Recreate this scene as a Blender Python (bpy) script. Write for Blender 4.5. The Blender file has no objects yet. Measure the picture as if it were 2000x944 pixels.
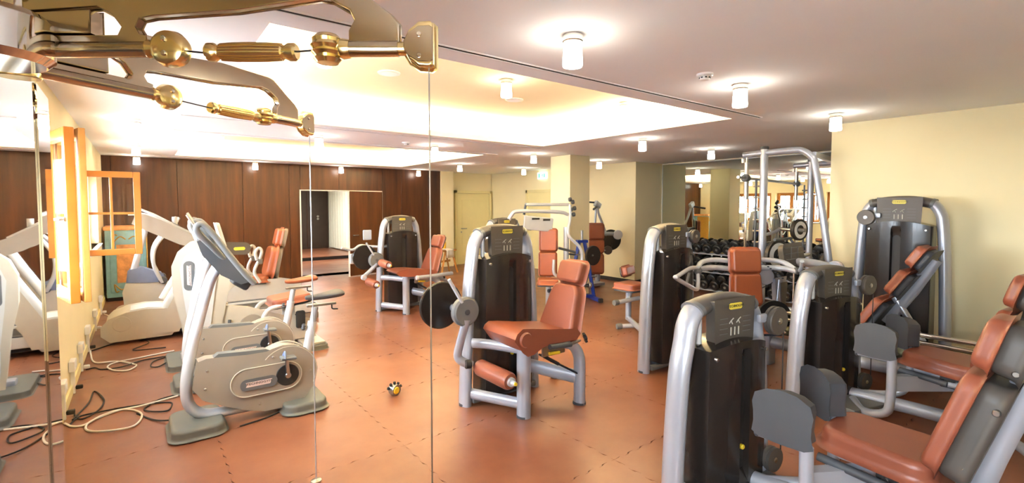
import bpy, bmesh, math, random
from mathutils import Vector, Matrix, Euler
random.seed(7)
R = math.radians
SC = bpy.context.scene
COL = SC.collection

# ------------------------------------------------------------------ camera, world, exposure
cam_d = bpy.data.cameras.new('camera')
cam = bpy.data.objects.new('camera', cam_d)
COL.objects.link(cam)
SC.camera = cam
cam_d.sensor_width = 36.0
cam_d.lens = 36.0 * 952.0 / 2000.0
cam_d.shift_y = -26.1 / 2000.0
cam_d.clip_start = 0.02
cam.location = (0.0, 0.0, 1.65)
cam.rotation_euler = (R(90 - 2.7), 0.0, R(-37.4))

SC.view_settings.view_transform = 'Standard'
SC.view_settings.look = 'None'
SC.view_settings.gamma = 1.0
SC.view_settings.use_curve_mapping = False
SC.view_settings.exposure = 2.05
try:
    SC.cycles.use_denoising = True
    SC.cycles.max_bounces = 10
    SC.cycles.transparent_max_bounces = 32
    SC.cycles.sample_clamp_indirect = 6.0
    SC.cycles.caustics_reflective = False
    SC.cycles.caustics_refractive = False
except Exception:
    pass

world = bpy.data.worlds.new('daylight')
SC.world = world
world.use_nodes = True
bg = world.node_tree.nodes['Background']
bg.inputs['Color'].default_value = (0.78, 0.89, 1.0, 1.0)
bg.inputs['Strength'].default_value = 14.0

def area_light(name, loc, rot, sx, sy, power, color=(1, 1, 1), portal=False):
    l = bpy.data.lights.new(name, 'AREA')
    l.shape = 'RECTANGLE'; l.size = sx; l.size_y = sy
    l.energy = power; l.color = color
    if portal:
        l.cycles.is_portal = True
    o = bpy.data.objects.new(name, l)
    COL.objects.link(o)
    o.location = loc; o.rotation_euler = rot
    return o

COVE_POWER = 30.0
LAMP_GLOW = 9.5
H = 2.55                                   # ceiling height
XL, XR, XM, XB = -0.52, 8.2, 9.1, 6.2      # left wall, far right wall, mirror wall, right block
YB, YR = 11.45, -1.8                       # timber wall, rear wall
COVES = [(0.54, 4.93, 2.68, 5.67), (0.54, 4.93, 7.28, 10.75)]
CZ = 2.84
WARM = (1.0, 0.89, 0.7)
WINS = [(-1.35, 0.75), (2.0, 5.3), (5.5, 6.75), (6.95, 8.42), (8.58, 10.05)]  # first opening is unseen, added to bring daylight to the near end
WZ0, WZ1 = 1.05, 2.10
for (y0, y1) in WINS:                       # daylight portals at the window openings
    area_light('window_portal', (XL - 0.36, (y0 + y1) / 2, (WZ0 + WZ1) / 2), (0, R(-90), 0), WZ1 - WZ0, y1 - y0, 1.0, portal=True)
for (x0, x1, y0, y1) in COVES:              # strip lights lying on the cove ledges, shining up
    zz = H + 0.09
    for yy in (y0 - 0.09, y1 + 0.09):
        area_light('cove_strip', ((x0 + x1) / 2, yy, zz), (R(180), 0, 0), x1 - x0, 0.05, COVE_POWER, WARM)
    for xx in (x0 - 0.09, x1 + 0.09):
        area_light('cove_strip', (xx, (y0 + y1) / 2, zz), (R(180), 0, 0), 0.05, y1 - y0, COVE_POWER * 1.5, WARM)
area_light('corridor_fill', (3.9, 15.0, 2.4), (0, 0, 0), 0.6, 2.0, 40, (1, 0.95, 0.88))  # unseen fill light added to brighten the corridor, no fixture modelled

# ------------------------------------------------------------------ materials
def lin(c):
    c /= 255.0
    return c / 12.92 if c <= 0.04045 else ((c + 0.055) / 1.055) ** 2.4
def rgb(r, g, b): return (lin(r), lin(g), lin(b), 1.0)

def mat(name, col, rough=0.5, metal=0.0, var=0.06, scale=8.0, bump=0.0, bscale=80.0, spec=0.5, coat=0.0, rand=0.0, emit=None, es=0.0):
    m = bpy.data.materials.new(name); m.use_nodes = True
    nt = m.node_tree; b = nt.nodes['Principled BSDF']
    tc = nt.nodes.new('ShaderNodeTexCoord')
    nz = nt.nodes.new('ShaderNodeTexNoise'); nz.inputs['Scale'].default_value = scale; nz.inputs['Detail'].default_value = 4
    nt.links.new(tc.outputs['Object'], nz.inputs['Vector'])
    cr = nt.nodes.new('ShaderNodeValToRGB')
    lo = tuple(max(0, c * (1 - var)) for c in col[:3]) + (1,)
    hi = tuple(min(1, c * (1 + var)) for c in col[:3]) + (1,)
    cr.color_ramp.elements[0].position = 0.3; cr.color_ramp.elements[1].position = 0.7
    cr.color_ramp.elements[0].color = lo; cr.color_ramp.elements[1].color = hi
    nt.links.new(nz.outputs['Fac'], cr.inputs['Fac'])
    out = cr.outputs['Color']
    if rand > 0:
        oi = nt.nodes.new('ShaderNodeObjectInfo')
        hs = nt.nodes.new('ShaderNodeHueSaturation')
        mr = nt.nodes.new('ShaderNodeMapRange')
        mr.inputs['To Min'].default_value = 1 - rand; mr.inputs['To Max'].default_value = 1 + rand
        nt.links.new(oi.outputs['Random'], mr.inputs['Value'])
        nt.links.new(mr.outputs['Result'], hs.inputs['Value'])
        nt.links.new(out, hs.inputs['Color'])
        out = hs.outputs['Color']
    nt.links.new(out, b.inputs['Base Color'])
    b.inputs['Roughness'].default_value = rough
    b.inputs['Metallic'].default_value = metal
    b.inputs['Specular IOR Level'].default_value = spec
    b.inputs['Coat Weight'].default_value = coat
    if emit:
        b.inputs['Emission Color'].default_value = emit
        b.inputs['Emission Strength'].default_value = es
    if bump > 0:
        n2 = nt.nodes.new('ShaderNodeTexNoise'); n2.inputs['Scale'].default_value = bscale
        nt.links.new(tc.outputs['Object'], n2.inputs['Vector'])
        bp = nt.nodes.new('ShaderNodeBump'); bp.inputs['Strength'].default_value = bump; bp.inputs['Distance'].default_value = 0.01
        nt.links.new(n2.outputs['Fac'], bp.inputs['Height'])
        nt.links.new(bp.outputs['Normal'], b.inputs['Normal'])
    return m

M = {}
M['ceiling'] = mat('ceiling_paint', rgb(246, 245, 244), 0.9, var=0.015, scale=1.5, spec=0.2)
M['cove'] = mat('cove_paint', rgb(246, 232, 196), 0.9, var=0.01, spec=0.2)
M['cream'] = mat('cream_wall_paint', rgb(244, 230, 186), 0.85, var=0.02, scale=2.0, spec=0.25)
M['creamdoor'] = mat('cream_door_lacquer', rgb(240, 226, 165), 0.5, var=0.015)
M['white'] = mat('white_plastic', rgb(238, 236, 230), 0.4, var=0.02)
M['whitewall'] = mat('white_wall', rgb(235, 238, 225), 0.8, var=0.02)
M['black'] = mat('black_rubber', rgb(26, 25, 25), 0.6, var=0.1)
M['slot'] = mat('dark_slot', rgb(32, 28, 26), 0.8)
M['silver'] = mat('silver_painted_steel', rgb(166, 169, 178), 0.32, 0.35, var=0.03, coat=0.3)
M['white_silver'] = mat('pale_silver_paint', rgb(192, 194, 198), 0.3, 0.2, var=0.03, coat=0.3)
M['chrome'] = mat('polished_chrome', rgb(225, 222, 215), 0.06, 1.0, var=0.02)
M['bronze'] = mat('polished_champagne_steel', rgb(190, 178, 156), 0.14, 1.0, var=0.03)
M['gold'] = mat('polished_brass', rgb(240, 220, 160), 0.2, 1.0, var=0.04)
M['steel'] = mat('brushed_steel', rgb(170, 168, 165), 0.3, 1.0, var=0.05)
M['guard'] = mat('glossy_black_plastic', rgb(38, 33, 30), 0.22, var=0.08, scale=3, coat=0.1, spec=0.35)
M['header'] = mat('charcoal_plastic', rgb(76, 70, 64), 0.45, var=0.05)
M['gray'] = mat('grey_plastic', rgb(98, 99, 99), 0.45, var=0.05)
M['dgray'] = mat('dark_grey_plastic', rgb(64, 66, 70), 0.5, var=0.06)
M['leather'] = mat('brown_leatherette', rgb(136, 74, 53), 0.38, var=0.08, scale=5, bump=0.08, bscale=260)
M['orange_leather'] = mat('orange_brown_leatherette', rgb(152, 82, 52), 0.3, var=0.06, scale=5, bump=0.05, bscale=260)
M['taupe'] = mat('taupe_shell_plastic', rgb(146, 136, 123), 0.4, var=0.03)
M['beige'] = mat('beige_shell_plastic', rgb(184, 175, 158), 0.38, var=0.03)
M['pale'] = mat('pale_shell_plastic', rgb(196, 195, 190), 0.35, var=0.03)
M['bluegray'] = mat('blue_grey_plastic', rgb(110, 122, 152), 0.45, var=0.05)
M['footgray'] = mat('grey_green_foot_plastic', rgb(96, 98, 92), 0.5, var=0.05)
M['blue'] = mat('blue_powder_coat', rgb(32, 58, 150), 0.35, var=0.08)
M['iron'] = mat('black_iron_plate', rgb(40, 38, 36), 0.42, 0.3, var=0.15)
M['plate_face'] = mat('white_plate_lettering_ring', rgb(222, 218, 208), 0.5, var=0.08, scale=40)
M['yellow'] = mat('yellow_plastic', rgb(226, 192, 46), 0.4, var=0.04)
M['yellowmark'] = mat('yellow_badge', rgb(214, 196, 70), 0.4, var=0.03)
M['ink'] = mat('dark_ink', rgb(30, 28, 26), 0.6)
M['mark'] = mat('pale_print', rgb(176, 172, 160), 0.6)
M['pinkmark'] = mat('pale_pink_badge', rgb(226, 204, 194), 0.5)
M['frame_wood'] = mat('honey_pine', rgb(176, 108, 34), 0.4, var=0.12, scale=6, coat=0.2)
M['stool_wood'] = mat('oak_wood', rgb(186, 130, 62), 0.5, var=0.15, scale=9)
M['towel'] = mat('white_towel', rgb(236, 232, 222), 0.95, var=0.03, bump=0.5, bscale=200)
M['cabinet_blue'] = mat('pale_blue_paint', rgb(132, 176, 186), 0.5, var=0.1, scale=12)
M['orange_print'] = mat('orange_marbled_paint', rgb(222, 158, 98), 0.55, var=0.22, scale=14)
M['gold_paint'] = mat('ochre_scroll_paint', rgb(176, 138, 64), 0.5, var=0.15, scale=30)
M['screen'] = mat('grey_screen', rgb(74, 84, 96), 0.15, var=0.05)
M['exit_green'] = mat('exit_green', rgb(60, 170, 110), 0.5, emit=(0.1, 0.6, 0.3, 1), es=0.5)
M['exit_white'] = mat('exit_white', rgb(235, 245, 238), 0.5, emit=(0.85, 1.0, 0.9, 1), es=0.8)
M['green_tube'] = mat('grey_green_tube', rgb(110, 118, 100), 0.25, 0.5, var=0.04)
M['mirror'] = mat('wall_mirror', rgb(226, 232, 224), 0.0, 1.0, var=0.0)
M['panel_mirror'] = mat('polished_panel', rgb(205, 202, 198), 0.015, 1.0, var=0.0)
M['bulb'] = mat('lit_frosted_glass', rgb(255, 250, 235), 0.3, var=0.0, emit=(1.0, 0.94, 0.83, 1), es=LAMP_GLOW)
M['frosted'] = mat('pale_frosted_glass', rgb(250, 240, 215), 0.3, var=0.0, emit=(1.0, 0.86, 0.6, 1), es=LAMP_GLOW * 0.12)
M['dark_timber_far'] = mat('dark_stained_door', rgb(58, 44, 36), 0.35, var=0.15, scale=5)
M['bottle'] = mat('yellow_liquid_bottle', rgb(226, 178, 60), 0.2, var=0.05)

def floor_mat():
    m = mat('terracotta_rubber_tile', rgb(172, 92, 60), 0.34, var=0.0, spec=0.45, rand=0.05)
    nt = m.node_tree
    nz = [n for n in nt.nodes if n.bl_idname == 'ShaderNodeTexNoise'][0]
    geo = nt.nodes.new('ShaderNodeNewGeometry')
    nt.links.new(geo.outputs['Position'], nz.inputs['Vector'])
    nz.inputs['Scale'].default_value = 1.3; nz.inputs['Detail'].default_value = 8; nz.inputs['Roughness'].default_value = 0.62
    cr = [n for n in nt.nodes if n.bl_idname == 'ShaderNodeValToRGB'][0]
    cr.color_ramp.elements[0].color = rgb(112, 65, 46); cr.color_ramp.elements[1].color = rgb(139, 91, 65)
    b = nt.nodes['Principled BSDF']
    n2 = nt.nodes.new('ShaderNodeTexNoise'); n2.inputs['Scale'].default_value = 3.0; n2.inputs['Detail'].default_value = 6
    nt.links.new(geo.outputs['Position'], n2.inputs['Vector'])
    mr = nt.nodes.new('ShaderNodeMapRange'); mr.inputs['To Min'].default_value = 0.26; mr.inputs['To Max'].default_value = 0.44
    nt.links.new(n2.outputs['Fac'], mr.inputs['Value']); nt.links.new(mr.outputs['Result'], b.inputs['Roughness'])
    return m
M['floor'] = floor_mat()

def timber_mat():
    m = mat('dark_walnut_veneer', rgb(98, 55, 30), 0.36, var=0.0, rand=0.05, coat=0.0, spec=0.35)
    nt = m.node_tree
    nz = [n for n in nt.nodes if n.bl_idname == 'ShaderNodeTexNoise'][0]
    geo = nt.nodes.new('ShaderNodeNewGeometry')
    mp = nt.nodes.new('ShaderNodeMapping'); mp.inputs['Scale'].default_value = (9.0, 9.0, 0.55)
    nt.links.new(geo.outputs['Position'], mp.inputs['Vector']); nt.links.new(mp.outputs['Vector'], nz.inputs['Vector'])
    nz.inputs['Scale'].default_value = 1.2; nz.inputs['Detail'].default_value = 10; nz.inputs['Roughness'].default_value = 0.65
    cr = [n for n in nt.nodes if n.bl_idname == 'ShaderNodeValToRGB'][0]
    cr.color_ramp.elements[0].color = rgb(52, 27, 13); cr.color_ramp.elements[1].color = rgb(86, 48, 23)
    return m
M['timber'] = timber_mat()

def glass_mat():
    m = bpy.data.materials.new('window_glass'); m.use_nodes = True
    nt = m.node_tree; nt.nodes.clear()
    o = nt.nodes.new('ShaderNodeOutputMaterial'); mx = nt.nodes.new('ShaderNodeMixShader')
    tr = nt.nodes.new('ShaderNodeBsdfTransparent'); gl = nt.nodes.new('ShaderNodeBsdfGlossy')
    gl.inputs['Roughness'].default_value = 0.01
    fr = nt.nodes.new('ShaderNodeFresnel'); fr.inputs['IOR'].default_value = 1.5
    ge = nt.nodes.new('ShaderNodeNewGeometry')
    mm = nt.nodes.new('ShaderNodeMath'); mm.operation = 'MULTIPLY_ADD'; mm.use_clamp = True     # only the outward face of a pane reflects
    mm.inputs[1].default_value = -1.0; nt.links.new(ge.outputs['Backfacing'], mm.inputs[0]); mm.inputs[2].default_value = 1.0
    m2 = nt.nodes.new('ShaderNodeMath'); m2.operation = 'MULTIPLY'; nt.links.new(mm.outputs[0], m2.inputs[0]); nt.links.new(fr.outputs['Fac'], m2.inputs[1])
    nt.links.new(m2.outputs[0], mx.inputs['Fac']); nt.links.new(tr.outputs[0], mx.inputs[1]); nt.links.new(gl.outputs[0], mx.inputs[2])
    nt.links.new(mx.outputs[0], o.inputs[0])
    return m
M['glass'] = glass_mat()
M['bounce_ground'] = mat('grey_bounce_ground', rgb(172, 172, 176), 0.85, var=0.1, scale=3.0, bump=0.2, bscale=30)  # neutral grey picked so daylight bounced to the ceiling stays untinted

# ------------------------------------------------------------------ mesh builder
def catmull(pts, k):
    if k <= 1 or len(pts) < 3: return [Vector(p) for p in pts]
    P = [Vector(p) for p in pts]; out = []
    for i in range(len(P) - 1):
        p0 = P[i - 1] if i else P[0] * 2 - P[1]
        p1, p2 = P[i], P[i + 1]
        p3 = P[i + 2] if i + 2 < len(P) else P[-1] * 2 - P[-2]
        for j in range(k):
            t = j / k
            out.append(0.5 * ((2 * p1) + (p2 - p0) * t + (2 * p0 - 5 * p1 + 4 * p2 - p3) * t * t + (3 * p1 - p0 - 3 * p2 + p3) * t ** 3))
    out.append(P[-1])
    return out

PL = {'xy': Matrix.Identity(4),
      'xz': Matrix(((1, 0, 0, 0), (0, 0, 1, 0), (0, 1, 0, 0), (0, 0, 0, 1))),
      'yz': Matrix(((0, 0, 1, 0), (1, 0, 0, 0), (0, 1, 0, 0), (0, 0, 0, 1)))}

class MB:
    def __init__(s): s.bm = bmesh.new()
    def box(s, c, size, rot=(0, 0, 0), bev=0.0, seg=2):
        Mx = Matrix.Translation(c) @ Euler(rot).to_matrix().to_4x4() @ Matrix.Diagonal((*size, 1))
        r = bmesh.ops.create_cube(s.bm, size=1, matrix=Mx)
        if bev > 0:
            ed = set()
            for v in r['verts']: ed.update(v.link_edges)
            bmesh.ops.bevel(s.bm, geom=list(ed), offset=min(bev, min(size) * 0.49), segments=seg, affect='EDGES', profile=0.5, clamp_overlap=True)
        return s
    def tube(s, pts, r, n=10, sm=1, ry=None, up=(0, 0, 1), closed=False):
        P = catmull(pts, sm)
        N = len(P)
        rs = r if isinstance(r, (list, tuple)) else None
        if rs and len(rs) != N:
            k = sm if len(pts) >= 3 else 1
            rs = [rs[min(int(i / k), len(rs) - 1)] * (1 - (i / k) % 1) + rs[min(int(i / k) + 1, len(rs) - 1)] * ((i / k) % 1) for i in range(N)]
        rings = []; ref = None
        for i, p in enumerate(P):
            if closed: t = (P[(i + 1) % N] - P[i - 1])
            else: t = (P[min(i + 1, N - 1)] - P[max(i - 1, 0)])
            t = t.normalized() if t.length > 1e-9 else Vector((0, 0, 1))
            if ref is None:
                u = Vector(up)
                if abs(u.dot(t)) > 0.95: u = Vector((0, 1, 0)) if abs(t.y) < 0.9 else Vector((1, 0, 0))
                ref = (u - t * u.dot(t)).normalized()
            else:
                ref = (ref - t * ref.dot(t)).normalized()
            side = t.cross(ref)
            a = rs[i] if rs else r
            b = a if ry is None else ry
            rings.append([s.bm.verts.new(p + side * (a * math.cos(2 * math.pi * k / n)) + ref * (b * math.sin(2 * math.pi * k / n))) for k in range(n)])
        for i in range(N - 1 if not closed else N):
            A, B = rings[i], rings[(i + 1) % N]
            for k in range(n):
                s.bm.faces.new((A[k], A[(k + 1) % n], B[(k + 1) % n], B[k]))
        if not closed:
            s.bm.faces.new(rings[0]); s.bm.faces.new(rings[-1])
        return s
    def lathe(s, prof, c=(0, 0, 0), axis=(0, 0, 1), n=20, sx=1.0):
        q = Vector((0, 0, 1)).rotation_difference(Vector(axis).normalized()).to_matrix().to_4x4()
        Mx = Matrix.Translation(c) @ q
        rings = []
        for (r, h) in prof:
            if r < 1e-6: rings.append([s.bm.verts.new(Mx @ Vector((0, 0, h)))])
            else: rings.append([s.bm.verts.new(Mx @ Vector((r * sx * math.cos(2 * math.pi * k / n), r * math.sin(2 * math.pi * k / n), h))) for k in range(n)])
        for A, B in zip(rings, rings[1:]):
            for k in range(n):
                if len(A) == 1 and len(B) == 1: break
                if len(A) == 1: s.bm.faces.new((A[0], B[(k + 1) % n], B[k]))
                elif len(B) == 1: s.bm.faces.new((A[k], A[(k + 1) % n], B[0]))
                else: s.bm.faces.new((A[k], A[(k + 1) % n], B[(k + 1) % n], B[k]))
        for X in (rings[0], rings[-1]):
            if len(X) > 1: s.bm.faces.new(X)
        return s
    def disc(s, c, axis, r, t, bev=0.004, n=24):
        return s.lathe([(r - bev, -t / 2), (r, -t / 2 + bev), (r, t / 2 - bev), (r - bev, t / 2)], c, axis, n)
    def prism(s, poly, t0, t1, plane='xz', bev=0.0, seg=2, mx=None):
        Mx = PL[plane] if isinstance(plane, str) else plane
        if mx is not None: Mx = mx @ Mx
        A = [s.bm.verts.new(Mx @ Vector((p[0], p[1], t0))) for p in poly]
        B = [s.bm.verts.new(Mx @ Vector((p[0], p[1], t1))) for p in poly]
        n = len(poly)
        fa = s.bm.faces.new(A); fb = s.bm.faces.new(B)
        for k in range(n):
            s.bm.faces.new((A[k], A[(k + 1) % n], B[(k + 1) % n], B[k]))
        if bev > 0:
            s.bm.normal_update()
            ed = list(fa.edges) + list(fb.edges)
            bmesh.ops.bevel(s.bm, geom=ed, offset=bev, segments=seg, affect='EDGES', profile=0.5, clamp_overlap=True)
        return s
    def grid(s, f, nu, nv):
        V = [[s.bm.verts.new(f(i / nu, j / nv)) for j in range(nv + 1)] for i in range(nu + 1)]
        for i in range(nu):
            for j in range(nv):
                s.bm.faces.new((V[i][j], V[i + 1][j], V[i + 1][j + 1], V[i][j + 1]))
        return s
    def mesh(s, name, m, smooth=True, ang=38):
        bmesh.ops.recalc_face_normals(s.bm, faces=s.bm.faces[:])
        me = bpy.data.meshes.new(name)
        s.bm.to_mesh(me); s.bm.free()
        me.materials.append(M[m] if isinstance(m, str) else m)
        if smooth:
            me.shade_smooth()
            me.set_sharp_from_angle(angle=R(ang))
        return me
    def obj(s, name, m, parent=None, label=None, smooth=True, ang=38):
        o = bpy.data.objects.new(name, s.mesh(name, m, smooth, ang))
        COL.objects.link(o)
        if smooth:
            wn = o.modifiers.new('normals', 'WEIGHTED_NORMAL'); wn.keep_sharp = True
        if parent: o.parent = parent
        if label: o['label'] = label
        return o

def from_mesh(name, me, parent=None, loc=(0, 0, 0), rot=(0, 0, 0)):
    o = bpy.data.objects.new(name, me); COL.objects.link(o)
    o.location = loc; o.rotation_euler = rot
    if parent: o.parent = parent
    return o
def tag(o, label, cat, group=None, kind=None):
    o['label'] = label; o['category'] = cat
    if group: o['group'] = group
    if kind: o['kind'] = kind
    return o
def thing(name, label, cat, loc=(0, 0, 0), rz=0.0, group=None):
    o = bpy.data.objects.new(name, None); COL.objects.link(o)
    o.empty_display_size = 0.1
    o.location = loc; o.rotation_euler = (0, 0, rz)
    return tag(o, label, cat, group)
def struct(o, label, cat):
    o['kind'] = 'structure'; o['label'] = label; o['category'] = cat
    return o
def dup(root, loc, rz=None, label=None, group=None):
    def cp(o, par):
        c = o.copy(); COL.objects.link(c); c.parent = par
        for ch in list(o.children): cp(ch, c)
        return c
    r = cp(root, None); r.location = loc
    if rz is not None: r.rotation_euler = (0, 0, rz)
    if label: r['label'] = label
    if group: r['group'] = group
    return r
def rounded(w, h, r, n=5, cx=0.0, cy=0.0):
    r = min(r, w / 2 - 1e-4, h / 2 - 1e-4); o = []
    for (sx, sy, a0) in ((1, 1, 0), (-1, 1, 90), (-1, -1, 180), (1, -1, 270)):
        for k in range(n + 1):
            a = R(a0 + 90 * k / n)
            o.append((cx + sx * (w / 2 - r) + r * math.cos(a), cy + sy * (h / 2 - r) + r * math.sin(a)))
    return o
def pad_mb(w, h, t, r=0.05, bev=0.02, mx=None, taper=1.0, seg=3):
    p = [(x * (1 + (taper - 1) * (y / h + 0.5)), y) for x, y in rounded(w, h, r)]
    return MB().prism(p, -t / 2, t / 2, 'xy', bev, seg, mx)
def frame_mx(loc, xaxis, yaxis):
    x = Vector(xaxis).normalized(); y = Vector(yaxis); y = (y - x * y.dot(x)).normalized(); z = x.cross(y)
    m = Matrix((x, y, z)).transposed().to_4x4(); m.translation = Vector(loc)
    return m
_txt = {}
def text_mesh(body, m, extrude=0.0008):
    key = (body, m)
    if key not in _txt:
        cu = bpy.data.curves.new('lettering', 'FONT'); cu.body = body; cu.size = 1.0
        cu.align_x = 'CENTER'; cu.align_y = 'CENTER'; cu.extrude = extrude; cu.resolution_u = 2
        ob = bpy.data.objects.new('lettering', cu); COL.objects.link(ob)
        dg = bpy.context.evaluated_depsgraph_get()
        me = bpy.data.meshes.new_from_object(ob.evaluated_get(dg))
        me.materials.clear(); me.materials.append(M[m])
        bpy.data.objects.remove(ob); _txt[key] = me
    return _txt[key]
def lettering(body, m, size, mx, parent, wide=1.0, name='lettering'):
    o = bpy.data.objects.new(name, text_mesh(body, m)); COL.objects.link(o)
    o.parent = parent
    o.matrix_local = mx @ Matrix.Diagonal((size * wide, size, 1.0, 1))
    return o
# ================================================================== THE SETTING
def boxes_obj(name, lst, m, parent=None, bev=0.0):
    mb = MB()
    for (x0, x1, y0, y1, z0, z1) in lst:
        mb.box(((x0 + x1) / 2, (y0 + y1) / 2, (z0 + z1) / 2), (x1 - x0, y1 - y0, z1 - z0), bev=bev)
    return mb.obj(name, m, parent, smooth=bev > 0)

# floor: sub-floor slab with interlocking rubber tiles as its pieces
floor = struct(boxes_obj('floor', [(XL, XM, YR, YB + 0.25, -0.12, -0.012)], 'slot'), 'terracotta rubber tile floor of the gym', 'floor')
def tile_mesh():
    S, g, nt_, amp = 1.0, 0.0007, 8, 0.007
    def wave(t):   # trapezoid teeth along an edge
        k = (t * nt_) % 1.0
        return amp if 0.15 < k < 0.5 else (-amp if 0.65 < k <= 1.0 else (amp * (k / 0.15 * 2 - 1) if k <= 0.15 else amp * (1 - 2 * (k - 0.5) / 0.15)))
    ts = []
    for i in range(nt_):
        for k in (0.0, 0.15, 0.5, 0.65): ts.append((i + k) / nt_)
    P = []
    for t in ts: P.append((t, wave(t) if 0.05 < t < 0.95 else 0.0))
    for t in ts: P.append((1 - (wave(t) if 0.05 < t < 0.95 else 0.0) * -1, t))
    for t in ts: P.append((1 - t, 1 + (wave(1 - t) if 0.05 < 1 - t < 0.95 else 0.0)))
    for t in ts: P.append(((wave(1 - t) if 0.05 < 1 - t < 0.95 else 0.0), 1 - t))
    P = [(0.5 + (x - 0.5) * (1 - 2 * g) - 0.5, 0.5 + (y - 0.5) * (1 - 2 * g) - 0.5) for x, y in P]
    return MB().prism(P, -0.012, 0.0, 'xy', 0.0).mesh('tile', 'floor', smooth=False)
tm = tile_mesh()
for i in range(10):
    for j in range(14):
        x, y = -0.1 + i, -1.45 + j
        if x > 6.7 and y < 1.7: continue
        if x > 8.7 and y > 7.1: continue
        from_mesh('tile', tm, floor, (x, y, 0))
struct(boxes_obj('floor_corridor', [(2.3, 5.6, YB + 0.2, 15.1, -0.12, 0.0), (2.3, 5.6, 15.1, 18.3, -0.12, 0.1)], M['floor']), 'corridor floor seen through the open timber doorway', 'floor')
o = boxes_obj('trim_1', [(2.32, 5.58, 15.07, 15.1, 0.0, 0.085)], 'black'); struct(o, 'black step edge across the corridor floor', 'step edge')

struct(boxes_obj('ground_outside', [(-45, XL - .5, -35, 50, -.7, -.45)], 'bounce_ground'), 'unseen grey ground plane added outside to control daylight bounce', 'bounce_ground')  # unseen plane, added to dim and neutralise light thrown up onto the ceiling
# ceiling with two coves
def ceil_boxes():
    xs0, xs1 = XL - 0.3, XM + 0.2
    c1, c2 = COVES
    ys = [YR - 0.2, c1[2], c1[3], c2[2], c2[3], YB + 0.5]
    L = []
    L.append((xs0, xs1, ys[0], ys[1], H, H + 0.07)); L.append((xs0, xs1, ys[2], ys[3], H, H + 0.07)); L.append((xs0, xs1, ys[4], ys[5], H, H + 0.07))
    for c in COVES:
        L.append((xs0, c[0], c[2], c[3], H, H + 0.07)); L.append((c[1], xs1, c[2], c[3], H, H + 0.07))
    return L
ceiling = struct(boxes_obj('ceiling', ceil_boxes(), 'ceiling'), 'white painted ceiling with two lit recessed coves', 'ceiling')
for k, c in enumerate(COVES):
    e = 0.17
    a0, a1, b0, b1 = c[0] - e, c[1] + e, c[2] - e, c[3] + e
    boxes_obj('cove_recess', [(a0 - .05, a1 + .05, b0 - .05, b1 + .05, CZ, CZ + .05), (a0 - .05, a0, b0, b1, H + .07, CZ), (a1, a1 + .05, b0, b1, H + .07, CZ),
              (a0, a1, b0 - .05, b0, H + .07, CZ), (a0, a1, b1, b1 + .05, H + .07, CZ)], 'cove', ceiling)
# ventilation slots beside the coves
n_trim = 2
for (x0, x1, y) in ((0.38, 5.08, 2.46), (0.36, 5.06, 5.87), (0.36, 5.07, 7.07), (0.36, 5.07, 10.95)):
    mb = MB()
    mb.box(((x0 + x1) / 2, y, H - 0.001), (x1 - x0, 0.028, 0.006)); o = mb.obj('trim_%d' % n_trim, 'slot', None, smooth=False)
    struct(o, ['black air slot in front of the near ceiling cove', 'black air slot behind the near ceiling cove', 'black air slot in front of the far ceiling cove', 'black air slot behind the far ceiling cove'][n_trim - 2], 'air slot')
    for s in (-1, 1):
        MB().box(((x0 + x1) / 2, y + s * 0.019, H - 0.003), (x1 - x0, 0.008, 0.008)).obj('slot_lip', 'ceiling', o, smooth=False)
    n_trim += 1
# perforated strip on the cove's left side
g = MB()
for k in range(40):
    g.box((COVES[0][0] - 0.165, 2.75 + k * 0.035, 2.73), (0.008, 0.018, 0.17))
o = g.obj('perforated_grille', 'cove', ceiling, smooth=False); o['kind'] = 'stuff'

# left wall with window openings
Wt = 0.34
L = [(XL - Wt, XL, YR, YB + .5, 0, WZ0), (XL - Wt, XL, YR, YB + .5, WZ1, H)]
ys = [YR] + [v for w in WINS for v in w] + [YB + .5]
for k in range(0, len(ys), 2): L.append((XL - Wt, XL, ys[k], ys[k + 1], WZ0, WZ1))
struct(boxes_obj('wall_left', L, 'cream'), 'cream window wall along the cardio machines', 'wall')
struct(boxes_obj('baseboard_left', [(XL, XL + 0.018, 3.05, YB, 0, 0.09)], 'creamdoor', bev=0.004), 'pale skirting board below the windows', 'baseboard')
struct(boxes_obj('wall_rear', [(XL - .3, XB + .2, YR - .15, YR, 0, H)], 'cream'), 'cream wall behind the viewer', 'wall')
struct(boxes_obj('wall_right', [(XB, XM + .2, YR, 2.2, 0, H)], 'cream'), 'cream wall block beside the tall leg press', 'wall')
struct(boxes_obj('wall_mirror', [(XM, XM + .15, 2.2, 6.5, 0, H)], 'cream'), 'cream wall that carries the big mirror', 'wall')
struct(boxes_obj('wall_far_right', [(XR, XM + .15, 6.5, YB + .5, 0, H)], 'cream'), 'cream wall with the exit sign', 'wall')
struct(boxes_obj('baseboard_right', [(XR - .016, XR, 6.484, YB + .3, 0, 0.08), (XR - .016, XM, 6.484, 6.5, 0, 0.08)], 'black', bev=0.003), 'black skirting along the far right wall', 'baseboard')
struct(boxes_obj('baseboard_front', [(XB - .016, XB, YR, 2.216, 0, 0.08), (XB - .016, XM, 2.2, 2.216, 0, 0.08)], 'black', bev=0.003), 'black skirting along the right wall block', 'baseboard')
struct(boxes_obj('wall_column', [(6.12, 6.62, 6.3, 6.82, 0, H)], 'cream', bev=0.006), 'free standing square cream column', 'column')

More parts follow.
